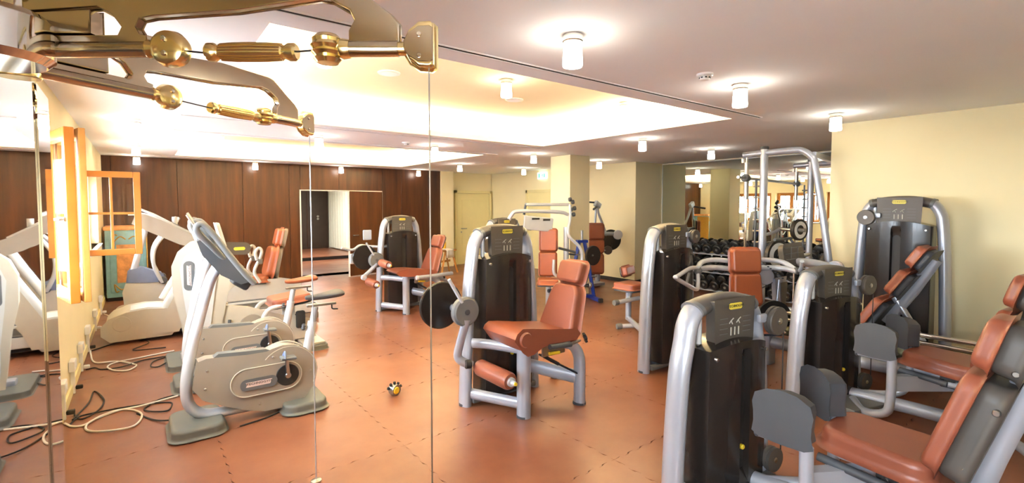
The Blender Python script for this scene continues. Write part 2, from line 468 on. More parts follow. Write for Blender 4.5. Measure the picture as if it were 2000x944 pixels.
# timber wall: each veneer panel a piece
wb = struct(boxes_obj('wall_back', [(XL - .3, 2.85, YB + .025, YB + .2, 0, H), (2.85, 4.73, YB + .025, YB + .2, 1.985, H), (4.73, 6.36, YB + .025, YB + .2, 0, H)], 'slot'), 'dark walnut panelled back wall', 'wall')
def panel(x0, x1, z0, z1):
    MB().box(((x0 + x1) / 2, YB + .0125, (z0 + z1) / 2), (x1 - x0 - .005, .025, z1 - z0 - .004), bev=.002, seg=1).obj('panel', 'timber', wb, smooth=False)
for (x0, x1) in ((XL, -0.39), (-0.39, 0.6), (0.6, 1.72), (1.72, 2.62), (2.62, 2.85), (4.75, 5.25), (5.25, 6.0), (6.0, 6.36)): panel(x0, x1, 0.0, H)
panel(2.85, 3.7, 1.99, H); panel(3.7, 4.75, 1.99, H)
struct(boxes_obj('trim_6', [(2.83, 2.86, YB - .01, YB + .19, 0, 1.99), (4.72, 4.75, YB - .01, YB + .19, 0, 1.99), (2.83, 4.75, YB - .01, YB + .19, 1.975, 1.995)], 'white', bev=.002), 'thin white frame around the timber doorway', 'door frame')
dr = struct(MB().box((0, 0, 0), (.01, .01, .01)).obj('door_1', 'timber'), 'dark walnut door leaf standing ajar in the back wall', 'door')
dr.data = MB().box((-.5, 0, .985), (1.0, .045, 1.95), bev=.003).mesh('door_1', 'timber', smooth=False)
dr.location = (4.72, YB - .03, 0.01); dr.rotation_euler = (0, 0, R(21))
MB().box((-1.004, 0, .985), (.012, .05, 1.955), bev=.002).obj('edge_strip', 'white', dr)
MB().box((-.5, 0, 1.966), (1.0, .05, .012), bev=.002).obj('edge_strip', 'white', dr)
h = MB().tube([(-.9, -.02, .95), (-.9, -.07, .95), (-.78, -.07, .95)], .01, sm=4).obj('handle', 'steel', dr)
# corridor
struct(boxes_obj('wall_corridor', [(2.15, 2.3, YB + .2, 18.3, 0, 2.5), (5.55, 5.7, YB + .2, 18.3, 0, 2.5), (2.3, 5.55, 18.2, 18.3, 0, 2.5), (2.15, 5.7, YB + .2, 18.3, 2.5, 2.55)], 'whitewall'), 'pale corridor walls behind the timber doorway', 'wall')
d2 = struct(boxes_obj('door_2', [(4.3, 5.45, 18.12, 18.19, .1, 2.4)], 'dark_timber_far', bev=.004), 'dark door at the end of the corridor', 'door')
MB().box((4.72, 18.115, 1.25), (.02, .02, 2.25)).obj('door_edge', 'timber', d2, smooth=False)
for z in (1.16, 1.25): MB().disc((5.08, 18.10, z), (0, 1, 0), .04, .03).obj('knob', 'steel', d2)
d2b = struct(MB().grid(lambda u, v: Vector((5.48 + .02 * math.sin(u * 60), 15.6 + u * 2.5, .14 + v * 2.3)), 90, 1).obj('trim_9', 'whitewall'), 'white curtain hanging along the corridor wall', 'curtain')

# cream strip, recess with door
struct(boxes_obj('wall_alcove', [(6.36, 6.74, YB - .04, YB + .3, 0, H), (6.74, XR, YB + .25, YB + .4, 0, H)], 'cream', bev=.003), 'cream wall with the alcove beside the timber panels', 'wall')
d3 = struct(boxes_obj('door_3', [(7.0, 8.06, YB + .19, YB + .24, 0, 1.97)], 'creamdoor', bev=.004), 'cream door in the alcove right of the timber wall', 'door')
boxes_obj('door_frame', [(6.92, 6.99, YB + .17, YB + .25, 0, 2.06), (8.07, 8.14, YB + .17, YB + .25, 0, 2.06), (6.92, 8.14, YB + .17, YB + .25, 1.98, 2.06)], 'creamdoor', d3, bev=.008)
boxes_obj('raised_panel', [(7.14, 7.92, YB + .18, YB + .2, .25, 1.8)], 'creamdoor', d3, bev=.008)
MB().tube([(7.12, YB + .19, 1.0), (7.12, YB + .12, 1.0), (7.26, YB + .12, 1.0)], .012, sm=4).obj('handle', 'steel', d3)
MB().disc((7.12, YB + .185, .9), (0, 1, 0), .02, .012).obj('lock', 'steel', d3)
d4 = struct(boxes_obj('door_4', [(XR - .03, XR, 9.1, 10.0, 0, 1.97)], 'creamdoor', bev=.004), 'cream door on the far right wall under the exit sign', 'door')
boxes_obj('door_frame', [(XR - .045, XR, 9.02, 9.1, 0, 2.05), (XR - .045, XR, 10.0, 10.08, 0, 2.05), (XR - .045, XR, 9.02, 10.08, 1.97, 2.05)], 'creamdoor', d4, bev=.006)
MB().tube([(XR - .03, 9.9, 1.0), (XR - .09, 9.9, 1.0), (XR - .09, 9.78, 1.0)], .012, sm=4).obj('handle', 'steel', d4)

# windows: honey pine casements
def sash(name, parent, w, h, rows=2, cols=2, dbl=False, mirror=False):
    """hinge line at local y=0, leaf runs along +y; z from 0"""
    t, b = .05, .065
    S = bpy.data.objects.new(name, None); COL.objects.link(S); S.empty_display_size = .1
    if parent: S.parent = parent
    bars = [(0, b, 0, h), (w - b, w, 0, h), (b, w - b, 0, b), (b, w - b, h - b, h)]
    for (a0, a1, c0, c1) in bars:
        MB().box((0, (a0 + a1) / 2, (c0 + c1) / 2), (t, a1 - a0, c1 - c0), bev=.006).obj('rail', 'frame_wood', S)
    for k in range(1, cols):
        MB().box((0, b + (w - 2 * b) * k / cols, h / 2), (t * .7, .026, h - 2 * b + .01), bev=.005).obj('glazing_bar', 'frame_wood', S)
    for k in range(1, rows):
        MB().box((0, w / 2, b + (h - 2 * b) * k / rows), (t * .7, w - 2 * b + .01, .026), bev=.005).obj('glazing_bar', 'frame_wood', S)
    cw, ch = (w - 2 * b) / cols, (h - 2 * b) / rows
    for i in range(cols):
        for j in range(rows):
            MB().box((0, b + cw * (i + .5), b + ch * (j + .5)), (.005, cw, ch)).obj('pane', 'glass', S, smooth=False)
    if dbl:
        for (a0, a1, c0, c1) in bars:
            MB().box((-.06, (a0 + a1) / 2, (c0 + c1) / 2), (.035, a1 - a0, c1 - c0), bev=.005).obj('outer_rail', 'stool_wood', S)
        MB().box((-.06, w / 2, h / 2), (.005, w - 2 * b, h - 2 * b)).obj('pane', 'glass', S, smooth=False)
    hx = -.03 if mirror else .03
    MB().lathe([(.016, -.006), (.016, .006)], (hx, w - b / 2, h * .48), (1, 0, 0), 12).tube([(hx, w - b / 2, h * .48), (hx * 2.2, w - b / 2, h * .48), (hx * 2.2, w - b / 2 - .09, h * .48)], .008, sm=3).obj('handle', 'white' if mirror else 'steel', S)
    return S
wl = ['unseen pine window added behind the viewer for extra daylight', 'window nearest the cable machine with its leaf swung inward', 'closed pine window beside the exercise bikes', 'pine window with one leaf standing open by the treadmill', 'closed pine window nearest the timber wall']
for k, (y0, y1) in enumerate(WINS):
    W = struct(bpy.data.objects.new('window_%d' % (k + 1), None), wl[k], 'window'); COL.objects.link(W); W.empty_display_size = .1
    xo = XL - .18
    for (a0, a1, c0, c1) in ((y0, y0 + .05, WZ0, WZ1), (y1 - .05, y1, WZ0, WZ1), (y0, y1, WZ0, WZ0 + .05), (y0, y1, WZ1 - .05, WZ1)):
        MB().box((xo, (a0 + a1) / 2, (c0 + c1) / 2), (.09, a1 - a0, c1 - c0), bev=.006).obj('frame', 'frame_wood', W)
    MB().box((XL - .07, (y0 + y1) / 2, WZ0 - .012), (.24, y1 - y0 + .06, .024), bev=.006).obj('sill', 'white', W)
    n = 5 if k == 1 else 3; lw = (y1 - y0 - .1) / n
    for q in range(n):
        if k == 1 and q == 3 or k == 3 and q == 0: continue
        s_ = sash('sash', W, lw, WZ1 - WZ0 - .1); s_.location = (xo + .03, y0 + .05 + lw * q, WZ0 + .05)
    if k == 1:      # leaf hinged at the far jamb, swung into the room
        s_ = sash('sash', W, .64, 1.08, rows=1, cols=1, dbl=True, mirror=False); s_.location = (XL + .03, 4.6, 1.045); s_.rotation_euler = (0, 0, R(180 + 15))
    if k == 3:
        s_ = sash('sash', W, .52, .92, mirror=True); s_.location = (XL + .02, 6.93, 1.10); s_.rotation_euler = (0, 0, R(-91))

# mirror wall
mw = tag(MB().box((XM - .006, 4.35, 1.275), (.008, 4.28, 2.5), bev=.001, seg=1).obj('wall_mirror_sheet', 'mirror', None, smooth=False), 'large frameless wall mirror behind the dumbbell rack', 'mirror')
MB().box((XM - .011, 6.485, 1.275), (.016, .012, 2.5)).obj('edge_strip', 'white', mw, smooth=False)
MB().box((XM - .011, 4.35, 2.53), (.014, 4.28, .012)).obj('edge_strip', 'white', mw, smooth=False)

# exit sign
ex = thing('exit_sign', 'small green and white emergency exit sign on the far right wall', 'sign', (XR, 9.42, 2.40))
MB().box((-.03, 0, 0), (.05, .32, .16), bev=.006).obj('housing', 'exit_white', ex)
MB().box((-.057, .09, 0), (.004, .07, .11)).obj('pictogram', 'exit_green', ex, smooth=False)
MB().prism([(-.02, -.05), (-.05, -.05), (-.045, .0), (-.06, .02), (-.04, .05), (-.02, .03), (0, .02), (-.015, -.01)], -.058, -.054, 'yz').obj('pictogram', 'exit_green', ex, smooth=False)
MB().prism([(-.08, -.05), (-.13, -.05), (-.13, .05), (-.08, .05)], -.058, -.054, 'yz').obj('pictogram', 'exit_green', ex, smooth=False)

# ------------------------------------------------------------------ ceiling lamps
lamp0 = None
def lamp(x, y, label, z=H):
    global lamp0
    if lamp0 is None:
        T = thing('ceiling_lamp', label, 'lamp', (x, y, z), 0, 'frosted glass ceiling lamps')
        MB().lathe([(.0, 0), (.052, 0), (.054, -.004), (.054, -.034), (.05, -.038), (0, -.038)], n=24).obj('cap', 'chrome', T)
        MB().lathe([(.046, -.036), (.05, -.045), (.05, -.085)], n=24).obj('glass_collar', 'frosted', T)
        MB().lathe([(.05, -.084), (.053, -.155), (.05, -.166), (.03, -.17), (0, -.171)], n=24).obj('glass_shade', 'bulb', T)
        lamp0 = T; return T
    return dup(lamp0, (x, y, z), None, label)
for (x, y, l) in ((1.85, 1.89, 'frosted ceiling lamp nearest the viewer, left of the smoke detector'), (3.59, 1.89, 'frosted ceiling lamp just right of the near smoke detector'), (5.47, 1.91, 'frosted ceiling lamp at the corner of the right wall block'),
                  (5.43, 4.2, 'frosted ceiling lamp right of the near cove corner'), (7.25, 4.27, 'frosted ceiling lamp left of the rack with the guided bar'),
                  (-.01, 6.5, 'frosted ceiling lamp above the open window leaf, nearest of three'), (1.87, 6.55, 'frosted ceiling lamp between the two coves, left'), (3.54, 6.53, 'frosted ceiling lamp between the two coves, right of the small detector'),
                  (5.49, 6.56, 'frosted ceiling lamp left of the square column'), (7.34, 6.73, 'frosted ceiling lamp right of the square column'),
                  (-.01, 9.1, 'frosted ceiling lamp above the open window leaf, middle of three'), (5.56, 9.14, 'frosted ceiling lamp before the alcove door'), (7.39, 9.2, 'frosted ceiling lamp near the exit sign'),
                  (-.01, 11.15, 'frosted ceiling lamp above the open window leaf, farthest of three'), (1.93, 11.25, 'frosted ceiling lamp at the timber wall, left of the doorway'), (3.69, 11.25, 'frosted ceiling lamp right above the timber doorway'), (5.63, 11.25, 'frosted ceiling lamp at the right end of the timber wall')):
    lamp(x, y, l)
for (x, y, l) in ((1.12, 3.75, 'cove lamp at the left end of the near cove'), (2.8, 3.75, 'cove lamp in the middle of the near cove'), (4.5, 3.75, 'cove lamp at the right end of the near cove'),
                  (1.12, 9.5, 'cove lamp at the left end of the far cove'), (2.75, 9.5, 'cove lamp in the middle of the far cove'), (4.5, 9.5, 'cove lamp at the right end of the far cove')):
    lamp(x, y, l, CZ)
def detector(x, y, label, z=H, r=.055):
    T = thing('smoke_detector', label, 'detector', (x, y, z), 0)
    MB().lathe([(0, 0), (r, 0), (r, -.014), (r * .86, -.02), (0, -.02)]).obj('base', 'white', T)
    MB().lathe([(r * .6, -.019), (r * .62, -.034), (r * .5, -.042), (0, -.044)]).obj('chamber', 'white', T)
    for k in range(8):
        a = 2 * math.pi * k / 8
        MB().box((r * .62 * math.cos(a), r * .62 * math.sin(a), -.028), (.006, .012, .008), rot=(0, 0, a)).obj('vent', 'black', T, smooth=False)
    return T
detector(3.11, 1.89, 'white smoke detector between the two near ceiling lamps')
detector(3.06, 6.5, 'white smoke detector between the two coves')
for (x, y, l) in ((1.82, 4.2, 'round white speaker disc in the left of the near cove'), (3.4, 4.4, 'round white speaker disc in the right of the near cove')):
    T = thing('ceiling_speaker', l, 'speaker', (x, y, CZ))
    MB().lathe([(0, 0), (.1, 0), (.1, -.008), (.085, -.012), (0, -.012)]).obj('ring', 'white', T)
    MB().lathe([(0, -.011), (.07, -.011), (.06, -.016), (0, -.018)]).obj('grille', 'ceiling', T)

# wall sockets along the window wall with their plugs
for k, (y, z) in enumerate(((4.95, .27), (5.64, .26), (6.39, .24), (7.2, .25), (8.34, .24), (9.55, .24))):
    T = thing('wall_socket', ['first', 'second', 'third', 'fourth', 'fifth', 'sixth'][k] + ' white floor level socket from the mirrored panel along the window wall', 'socket', (XL, y, 0), 0, 'sockets on the window wall')
    MB().box((.022, 0, z), (.044, .16, .09), bev=.008).obj('box', 'white', T)
    MB().disc((.046, 0, z), (1, 0, 0), .025, .006, .001).obj('socket_face', 'white', T)
    MB().box((.02, 0, z - .15), (.03, .03, .2), bev=.004).obj('cable_duct', 'white', T)
    MB().box((.06, 0, z - .2), (.05, .035, .035), bev=.01).obj('plug', 'black' if k in (0, 1, 3) else 'white', T)
def cord(pts, m, label, r=.006):
    P = [(x, y, r + .001 + (0.006 if i % 5 == 3 else 0)) for i, (x, y) in enumerate(pts)]
    return tag(MB().tube(P, r, n=8, sm=6).obj('power_cord', m), label, 'cord', 'power cords on the floor')
cord([(-.45, 4.95), (-.38, 5.3), (-.36, 5.6), (-.28, 5.28), (-.31, 5.05), (-.39, 4.93), (-.44, 5.02), (-.46, 5.2)], 'black', 'black cord forming a round loop at the nearest wall socket')
cord([(-.46, 4.85), (-.43, 4.96), (-.39, 5.01), (-.18, 4.99), (0, 4.98), (.12, 4.93), (.17, 4.87), (.14, 4.72), (.05, 4.74), (-.01, 4.84), (.01, 4.92), (.09, 5.03), (.21, 5.07)], 'black', 'black cord with a small loop before the second bike')
cord([(-.06, 4.79), (-.04, 4.75), (.04, 4.58), (.13, 4.48), (.3, 4.44)], 'black', 'short black cord running to the foot of the nearest bike')
cord([(-.49, 4.9), (-.44, 4.8), (-.37, 4.78), (-.27, 4.9), (-.15, 4.955), (-.05, 4.83), (-.03, 4.68), (-.08, 4.53), (-.2, 4.52), (-.32, 4.61), (-.36, 4.71), (-.33, 4.84), (-.18, 4.95), (-.02, 4.94), (.22, 5.03)], 'white', 'white cord lying in a wide loop near the mirrored panel', .0075)
cord([(-.48, 7.2), (-.47, 7.05), (-.41, 6.63), (-.22, 6.51), (-.09, 6.32), (-.07, 6.23), (-.13, 6.12), (-.23, 6.18), (-.3, 6.34), (-.24, 6.5), (-.05, 6.55), (.27, 6.63)], 'white', 'white cord looped in front of the beige arm trainer', .0075)
cord([(-.47, 6.4), (-.4, 6.42), (-.34, 6.31), (-.18, 6.27), (-.01, 6.43), (.21, 6.43), (.08, 6.32), (.05, 6.13), (.11, 6.05), (.2, 6.2), (.33, 6.21)], 'black', 'tangled black cord in front of the beige arm trainer')
cord([(-.47, 7.2), (-.3, 7.4), (-.1, 7.55), (.05, 7.2), (-.1, 6.95), (.2, 6.85)], 'black', 'black cord curling beside the treadmill hood')
cord([(-.47, 9.55), (-.36, 9.2), (-.3, 8.9), (-.15, 8.7)], 'white', 'white cord running from the farthest socket to the treadmill', .0075)
cord([(.55, 4.05), (.75, 4.1), (.95, 4.22)], 'black', 'black cord under the nearest bike between its feet')
# ================================================================== STRENGTH MACHINES
def badge(T, c, w, hgt, face='-y', tilt=0.0):
    """small yellow maker's badge with dark lettering, facing -y"""
    x, y, z = c
    b = MB().prism([(p[0], p[1]) for p in rounded(w, hgt, hgt * .45)], -.002, .002, 'xz', .0008, 1, Matrix.Translation((x, y, z)))
    bo = b.obj('badge', 'yellowmark', T, 'yellow maker badge')
    lettering('TECHNOGYM', 'ink', hgt * .62, Matrix.Translation((x, y - .0028, z)) @ Matrix.Rotation(R(90), 4, 'X'), bo, wide=.98)

def tower(T, h=1.49, *a, mx=None, **k):
    old = set(T.children)
    tower_parts(T, h, *a, **k)
    if mx is not None:
        for c in T.children:
            if c not in old: c.matrix_local = mx

def tower_parts(T, h=1.49, pulley=None, cable=False, back_pulley=False, wbase=.365, wtop=.285, lo=True):
    gs = wtop / .285 * .79
    # posts
    for s in (-1, 1):
        P = [(s * wbase, 0, 0), (s * (wbase - .01), 0, .3), (s * (wbase + wtop) / 2, 0, h * .62), (s * (wtop + .005), 0, h - .26), (s * (wtop - .012), 0, h - .17), (s * (wtop - .05), 0, h - .1), (s * (wtop - .1), 0, h - .068)]
        MB().tube(P, .045, n=16, sm=5, ry=.068, up=(0, 1, 0)).obj('post', 'silver', T)
        MB().lathe([(.05, 0), (.05, .018), (.047, .02)], (s * wbase, 0, 0), n=16, sx=1.0).obj('foot_cap', 'dgray', T)
    # header arch
    hw = wtop - .075
    P = [(-hw + 2 * hw * k / 8, 0, h - .046 - .03 * abs((k - 4) / 4) ** 2.2) for k in range(9)]
    MB().tube(P, .046, n=18, sm=2, ry=.075, up=(0, 1, 0)).obj('header', 'header', T)
    for s in (-1, 1): MB().tube([(s * hw * .985, 0, h - .074), (s * (hw + .022), 0, h - .082)], .049, n=18, ry=.078, up=(0, 1, 0)).obj('collar', 'gray', T)
    # console
    cw = .155 * gs / .79
    cpoly = [(-cw, h - .03), (cw, h - .03), (cw * .95, h - .25), (cw * .88, h - .262), (-cw * .88, h - .262), (-cw * .95, h - .25)]
    con = MB().prism(cpoly, -.098, -.02, 'xz', .014, 2).obj('console', 'header', T)
    for k in range(2):
        x = -.035 + k * .06
        MB().tube([(x - .015, -.1, h - .155), (x, -.1, h - .14), (x + .02, -.1, h - .128)], .003, n=5).tube([(x, -.1, h - .14), (x + .012, -.1, h - .16)], .003, n=5).obj('pictogram', 'mark', con)
    for k in range(3): MB().box((-.035 + k * .032, -.1, h - .2), (.008, .003, .045)).obj('scale_strip', 'mark', con, smooth=False)
    for k in range(4):
        for s in (-1, 1): MB().box((s * .095, -.1, h - .125 - k * .028), (.065, .003, .003)).obj('caption_line', 'gray', con, smooth=False)
    badge(T, (0, -.1, h - .06), .11, .034)
    # guard shroud
    zb, zt = .09, h - .285
    xs = [-.315, -.31, -.27, -.2, -.165, -.155, -.1, -.05, -.038, 0, .038, .05, .1, .155, .165, .2, .27, .31, .315]
    zs = [0, .04, .12, .3, .5, .7, .86, .92, .95, .97, 1.0]
    mb = MB(); F = []
    for x in xs:
        row = []
        for q in zs:
            ztop = zt + .045 * (1 - (x / .32) ** 2)
            z = zb + (ztop - zb) * q
            xx = x * gs * (1.0 - .05 * q)
            y = -.125 - .05 * (1 - (x / .315) ** 2)
            if abs(x) > .312: y += .03
            if abs(x) < .042 and .1 < q < .945: y += .035
            row.append(mb.bm.verts.new((xx, y, z)))
        F.append(row)
    B = [[mb.bm.verts.new((v.co.x, .06, v.co.z)) for v in row] for row in F]
    n, m_ = len(xs), len(zs)
    for i in range(n - 1):
        for j in range(m_ - 1):
            mb.bm.faces.new((F[i][j], F[i + 1][j], F[i + 1][j + 1], F[i][j + 1])); mb.bm.faces.new((B[i][j], B[i][j + 1], B[i + 1][j + 1], B[i + 1][j]))
        mb.bm.faces.new((F[i][0], B[i][0], B[i + 1][0], F[i + 1][0])); mb.bm.faces.new((F[i][-1], F[i + 1][-1], B[i + 1][-1], B[i][-1]))
    for j in range(m_ - 1):
        mb.bm.faces.new((F[0][j], F[0][j + 1], B[0][j + 1], B[0][j])); mb.bm.faces.new((F[-1][j], B[-1][j], B[-1][j + 1], F[-1][j + 1]))
    gd = mb.obj('weight_guard', 'guard', T, ang=50)
    MB().prism(rounded(.062, (zt - zb) * .84, .03, cy=(zb + zt) / 2 + .02), -.142, -.138, 'xz').obj('slot', 'ink', gd)
    for s in (-1, 1): MB().disc((s * .262 * gs, -.148, zt - .035), (0, 1, 0), .011, .02, .003, 12).obj('bolt', 'steel', gd)
    MB().disc((.012, -.145, zb + (zt - zb) * .28), (0, 1, 0), .014, .03, .004, 12).obj('selector_pin', 'yellow', gd)
    # rods between guard and header
    for x in (-.085, .085): MB().tube([(x, .0, zt - .02), (x, .0, h - .1)], .011, n=10).obj('guide_rod', 'steel', T)
    MB().tube([(-.2 * gs / .79, -.02, zt + .02), (-.2 * gs / .79, -.02, h - .09)], .018, n=12).obj('strut', 'white_silver', T)
    MB().tube([(-.2 * gs / .79, -.02, zt - .06), (-.2 * gs / .79, -.02, zt + .03)], .012, n=10).obj('strut_rod', 'steel', T)
    # base bars
    MB().box((0, .06, .05), (2 * wbase - .06, .06, .06), bev=.012).obj('base_bar', 'silver', T)
    MB().box((0, -.06, .05), (2 * wbase - .06, .05, .05), bev=.012).obj('base_bar', 'gray', T)
    if pulley:
        px, py, pz, pr_ = pulley
        P = MB().lathe([(0, -.026), (pr_ * .93, -.026), (pr_, -.02), (pr_, -.006), (pr_ * .9, -.003), (pr_ * .9, .003), (pr_, .006), (pr_, .02), (pr_ * .93, .026), (0, .026)], (px, py, pz), (0, 1, 0), 28).obj('pulley', 'header', T)
        MB().lathe([(.018, -.012), (.018, .0), (.01, .001), (.01, .004)], (px, py - .03, pz), (0, -1, 0), 14).obj('hub', 'steel', P)
        MB().box((px * .8, py + .02, pz + .02), (abs(px) * .5, .03, .05), bev=.01).obj('pulley_bracket', 'silver', T)
        if cable:
            sx = 1 if px > 0 else -1
            MB().tube([(px + sx * pr_ * .92, py, pz), (px + sx * pr_ * .95, py, .18)], .0035, n=6).obj('cable', 'black', T)
            q = pr_ * .85
            P2 = MB().lathe([(0, -.022), (q, -.022), (q, -.005), (q * .9, 0), (q, .005), (q, .022), (0, .022)], (px + .0 * sx, py, .17), (0, 1, 0), 24).obj('pulley', 'header', T)
            MB().lathe([(.016, -.01), (.016, .0), (.008, .004)], (px, py - .024, .17), (0, -1, 0), 12).obj('hub', 'steel', P2)
            MB().box((px * .85, py + .03, .12), (.16, .03, .05), rot=(0, R(-35), 0), bev=.008).obj('pulley_bracket', 'silver', T)

def V3(o, p): return (p[0] - o[0], p[1] - o[1], p[2])
def pad(T, name, c, xdir, ydir, w, h_, t, m='leather', r=.05, bev=.022, taper=1.0, back=None, bt=.03):
    mx = frame_mx(c, xdir, ydir)
    o = pad_mb(w, h_, t, r, bev, mx, taper).obj(name, m, T)
    if back:
        pad_mb(w * .97, h_ * .97, bt, r, bt * .4, mx @ Matrix.Translation((0, 0, -t / 2 - bt * .42)), taper).obj('backing', back, o)
    return o
def roller(T, a, b, r, m='leather'):
    a, b = Vector(a), Vector(b); L = (b - a).length; ax = (b - a)
    o = MB().lathe([(r * .5, 0), (r * .85, .0), (r, .02), (r, L - .02), (r * .85, L), (r * .5, L)], a, ax, 24).obj('roller_pad', m, T)
    MB().lathe([(r * .52, L), (r * .52, L + .018), (r * .28, L + .02), (r * .28, L + .05), (r * .2, L + .055), (0, L + .055)], a, ax, 16).obj('end_cap', 'white_silver', o)
    MB().lathe([(r * .2, L + .054), (r * .2, L + .066), (0, L + .067)], a, ax, 12).obj('end_button', 'yellow', o)
    return o
def knob(T, c, axis, r, m='black'):
    mb = MB().lathe([(0, 0), (r * .7, 0), (r * .75, r * .5), (r * .4, r * .7), (0, r * .7)], c, axis, 14)
    q = Vector((0, 0, 1)).rotation_difference(Vector(axis).normalized())
    for k in range(6):
        a = k * math.pi / 3
        p = Vector(c) + q @ Vector((r * .8 * math.cos(a), r * .8 * math.sin(a), r * .25))
        mb.lathe([(0, -.012), (r * .28, -.01), (r * .28, .01), (0, .012)], p, axis, 8)
    return mb.obj('star_knob', m, T)

# ---- leg extension machine (centre) and seated leg curl (behind it)
def leg_machine(name, label, o, curl):
    T = thing(name, label, 'gym machine', (o[0], o[1], 0))
    tower(T, 1.49, pulley=(-.22, .03, 1.36, .07), mx=Matrix.Translation((-.04, 0, 0)))
    P = lambda x, y, z: (x - 2.5, y - 3.38, z)
    # legs
    fl = MB().tube([P(2.34, 2.91, 0), P(2.34, 2.91, .62)], .052, n=18, ry=.06, up=(0, 1, 0)).obj('leg', 'silver', T)
    MB().lathe([(.058, 0), (.058, .016)], P(2.34, 2.91, 0), n=18).obj('foot_cap', 'dgray', fl)
    rl = MB().tube([P(2.87, 2.83, 0), P(2.87, 2.83, .3), P(2.86, 2.84, .42), P(2.8, 2.86, .5), P(2.66, 2.9, .53)], .042, n=16, sm=5, ry=.055, up=(0, 1, 0)).obj('leg', 'silver', T)
    MB().lathe([(.055, 0), (.055, .016)], P(2.87, 2.83, 0), n=18).obj('foot_cap', 'dgray', rl)
    MB().tube([P(2.12, 3.36, .1), P(2.33, 2.93, .1)], .035, n=12, ry=.045).obj('base_beam', 'silver', T)
    MB().tube([P(2.12, 3.3, .53), P(2.2, 3.18, .535), P(2.33, 2.93, .53)], .03, n=12, sm=4, ry=.04).obj('side_beam', 'silver', T)
    MB().tube([P(2.6, 3.25, .28), P(2.86, 2.86, .22)], .04, n=12, ry=.06).obj('rear_beam', 'silver', T)
    MB().box(P(2.52, 2.95, .56), (.4, .16, .05), bev=.012).obj('seat_frame', 'silver', T)
    # seat
    if not curl:
        poly = [(2.16, .70), (2.20, .725), (2.28, .715), (2.45, .685), (2.74, .645), (2.76, .62), (2.74, .6), (2.45, .605), (2.38, .595), (2.30, .56), (2.25, .555), (2.21, .585), (2.17, .64), (2.145, .67)]
    else:
        poly = [(2.14, .655), (2.17, .675), (2.28, .69), (2.45, .68), (2.74, .64), (2.76, .62), (2.74, .6), (2.45, .605), (2.3, .61), (2.18, .625)]
    MB().prism([(x - 2.5, z) for x, z in poly], 2.74 - 3.38, 3.2 - 3.38, 'xz', .022, 3).obj('seat', 'leather', T)
    if not curl:
        MB().lathe([(0, 0), (.05, .004), (.058, .014), (.05, .03), (0, .03)], P(2.215, 2.745, .665), (0, -1, 0), 20).obj('seat_end_cap', 'leather', T)
    lean = (Vector((.36, 0, 1))).normalized()
    pad(T, 'backrest', P(2.80, 2.97, .78), (0, -1, 0), lean, .42, .43, .085, taper=.72, r=.09, bev=.03, back='dgray')
    pad(T, 'headrest', P(2.905, 2.97, 1.085), (0, -1, 0), lean, .27, .185, .08, r=.04, bev=.025, back='dgray')
    MB().tube([P(2.76, 2.97, .5), P(2.86, 2.97, .78), P(2.97, 2.97, 1.08)], .025, n=10, ry=.04, up=(0, 1, 0)).obj('back_post', 'silver', T)
    # adjustment
    MB().tube([P(2.44, 2.72, .575), P(2.66, 2.72, .56)], .021, n=14).obj('hand_grip', 'dgray', T)
    MB().tube([P(2.66, 2.72, .56), P(2.82, 2.78, .55)], .012, n=10).obj('grip_stem', 'steel', T)
    MB().box(P(2.54, 2.79, .53), (.24, .02, .1), bev=.01).obj('side_plate', 'steel', T)
    MB().tube([P(2.48, 2.77, .505), P(2.58, 2.765, .5)], .013, n=10).obj('lever_grip', 'yellow', T)
    MB().tube([P(2.42, 2.82, .5), P(2.84, 2.82, .26)], .008, n=8).obj('gas_strut', 'black', T)
    MB().tube([P(2.45, 2.82, .487), P(2.62, 2.82, .385)], .014, n=8).obj('gas_strut', 'black', T)
    knob(T, P(2.95, 2.86, .53), (.8, -.5, .3), .04)
    # cam discs
    MB().disc(P(1.9, 3.42, .85), (0, 1, 0), .19, .03, .008, 36).obj('cam_disc', 'guard', T)
    cd = MB().lathe([(0, -.035), (.1, -.035), (.116, -.02), (.116, .02), (.1, .035), (0, .035)], P(2.0, 3.22, .82), (0, 1, 0), 32).obj('pivot_disc', 'gray', T)
    MB().lathe([(.022, -.02), (.022, .0), (.012, .004)], P(2.0, 3.18, .82), (0, -1, 0), 14).obj('hub', 'dgray', cd)
    MB().tube([P(2.0, 3.2, .82), P(2.0, 3.44, .82)], .03, n=14).obj('pivot_axle', 'silver', T)
    MB().tube([P(1.955, 3.19, .9), P(1.84, 3.19, 1.09)], .013, n=10).obj('index_lever', 'white_silver', T)
    if not curl:
        MB().tube([P(2.0, 3.2, .76), P(1.975, 3.24, .6), P(1.955, 3.26, .48), P(1.975, 3.25, .43), P(2.06, 3.22, .38)], .035, n=12, sm=4, ry=.028).obj('lever_arm', 'silver', T)
        MB().disc(P(2.02, 3.21, .4), (1, -.3, 0), .035, .05, .006, 16).obj('joint', 'black', T)
        roller(T, P(2.12, 3.2, .36), P(2.12, 2.79, .36), .066)
    else:
        roller(T, P(2.03, 3.1, .79), P(2.05, 2.86, .77), .06)
        MB().tube([P(2.0, 3.2, .76), P(1.88, 3.18, .66), P(1.79, 3.16, .6)], .035, n=12, sm=3, ry=.028).obj('lever_arm', 'silver', T)
        MB().disc(P(1.78, 3.15, .58), (0, 1, 0), .04, .06, .006, 16).obj('joint', 'white_silver', T)
        roller(T, P(1.84, 3.14, .52), P(1.86, 2.86, .5), .06)
        MB().tube([P(2.42, 2.66, .58), P(2.62, 2.68, .58), P(3.05, 2.76, .58)], .03, n=12).obj('hand_bar', 'silver', T)
        MB().disc(P(2.4, 2.655, .58), (1, -.1, 0), .034, .04, .006, 16).obj('bar_cap', 'white_silver', T)
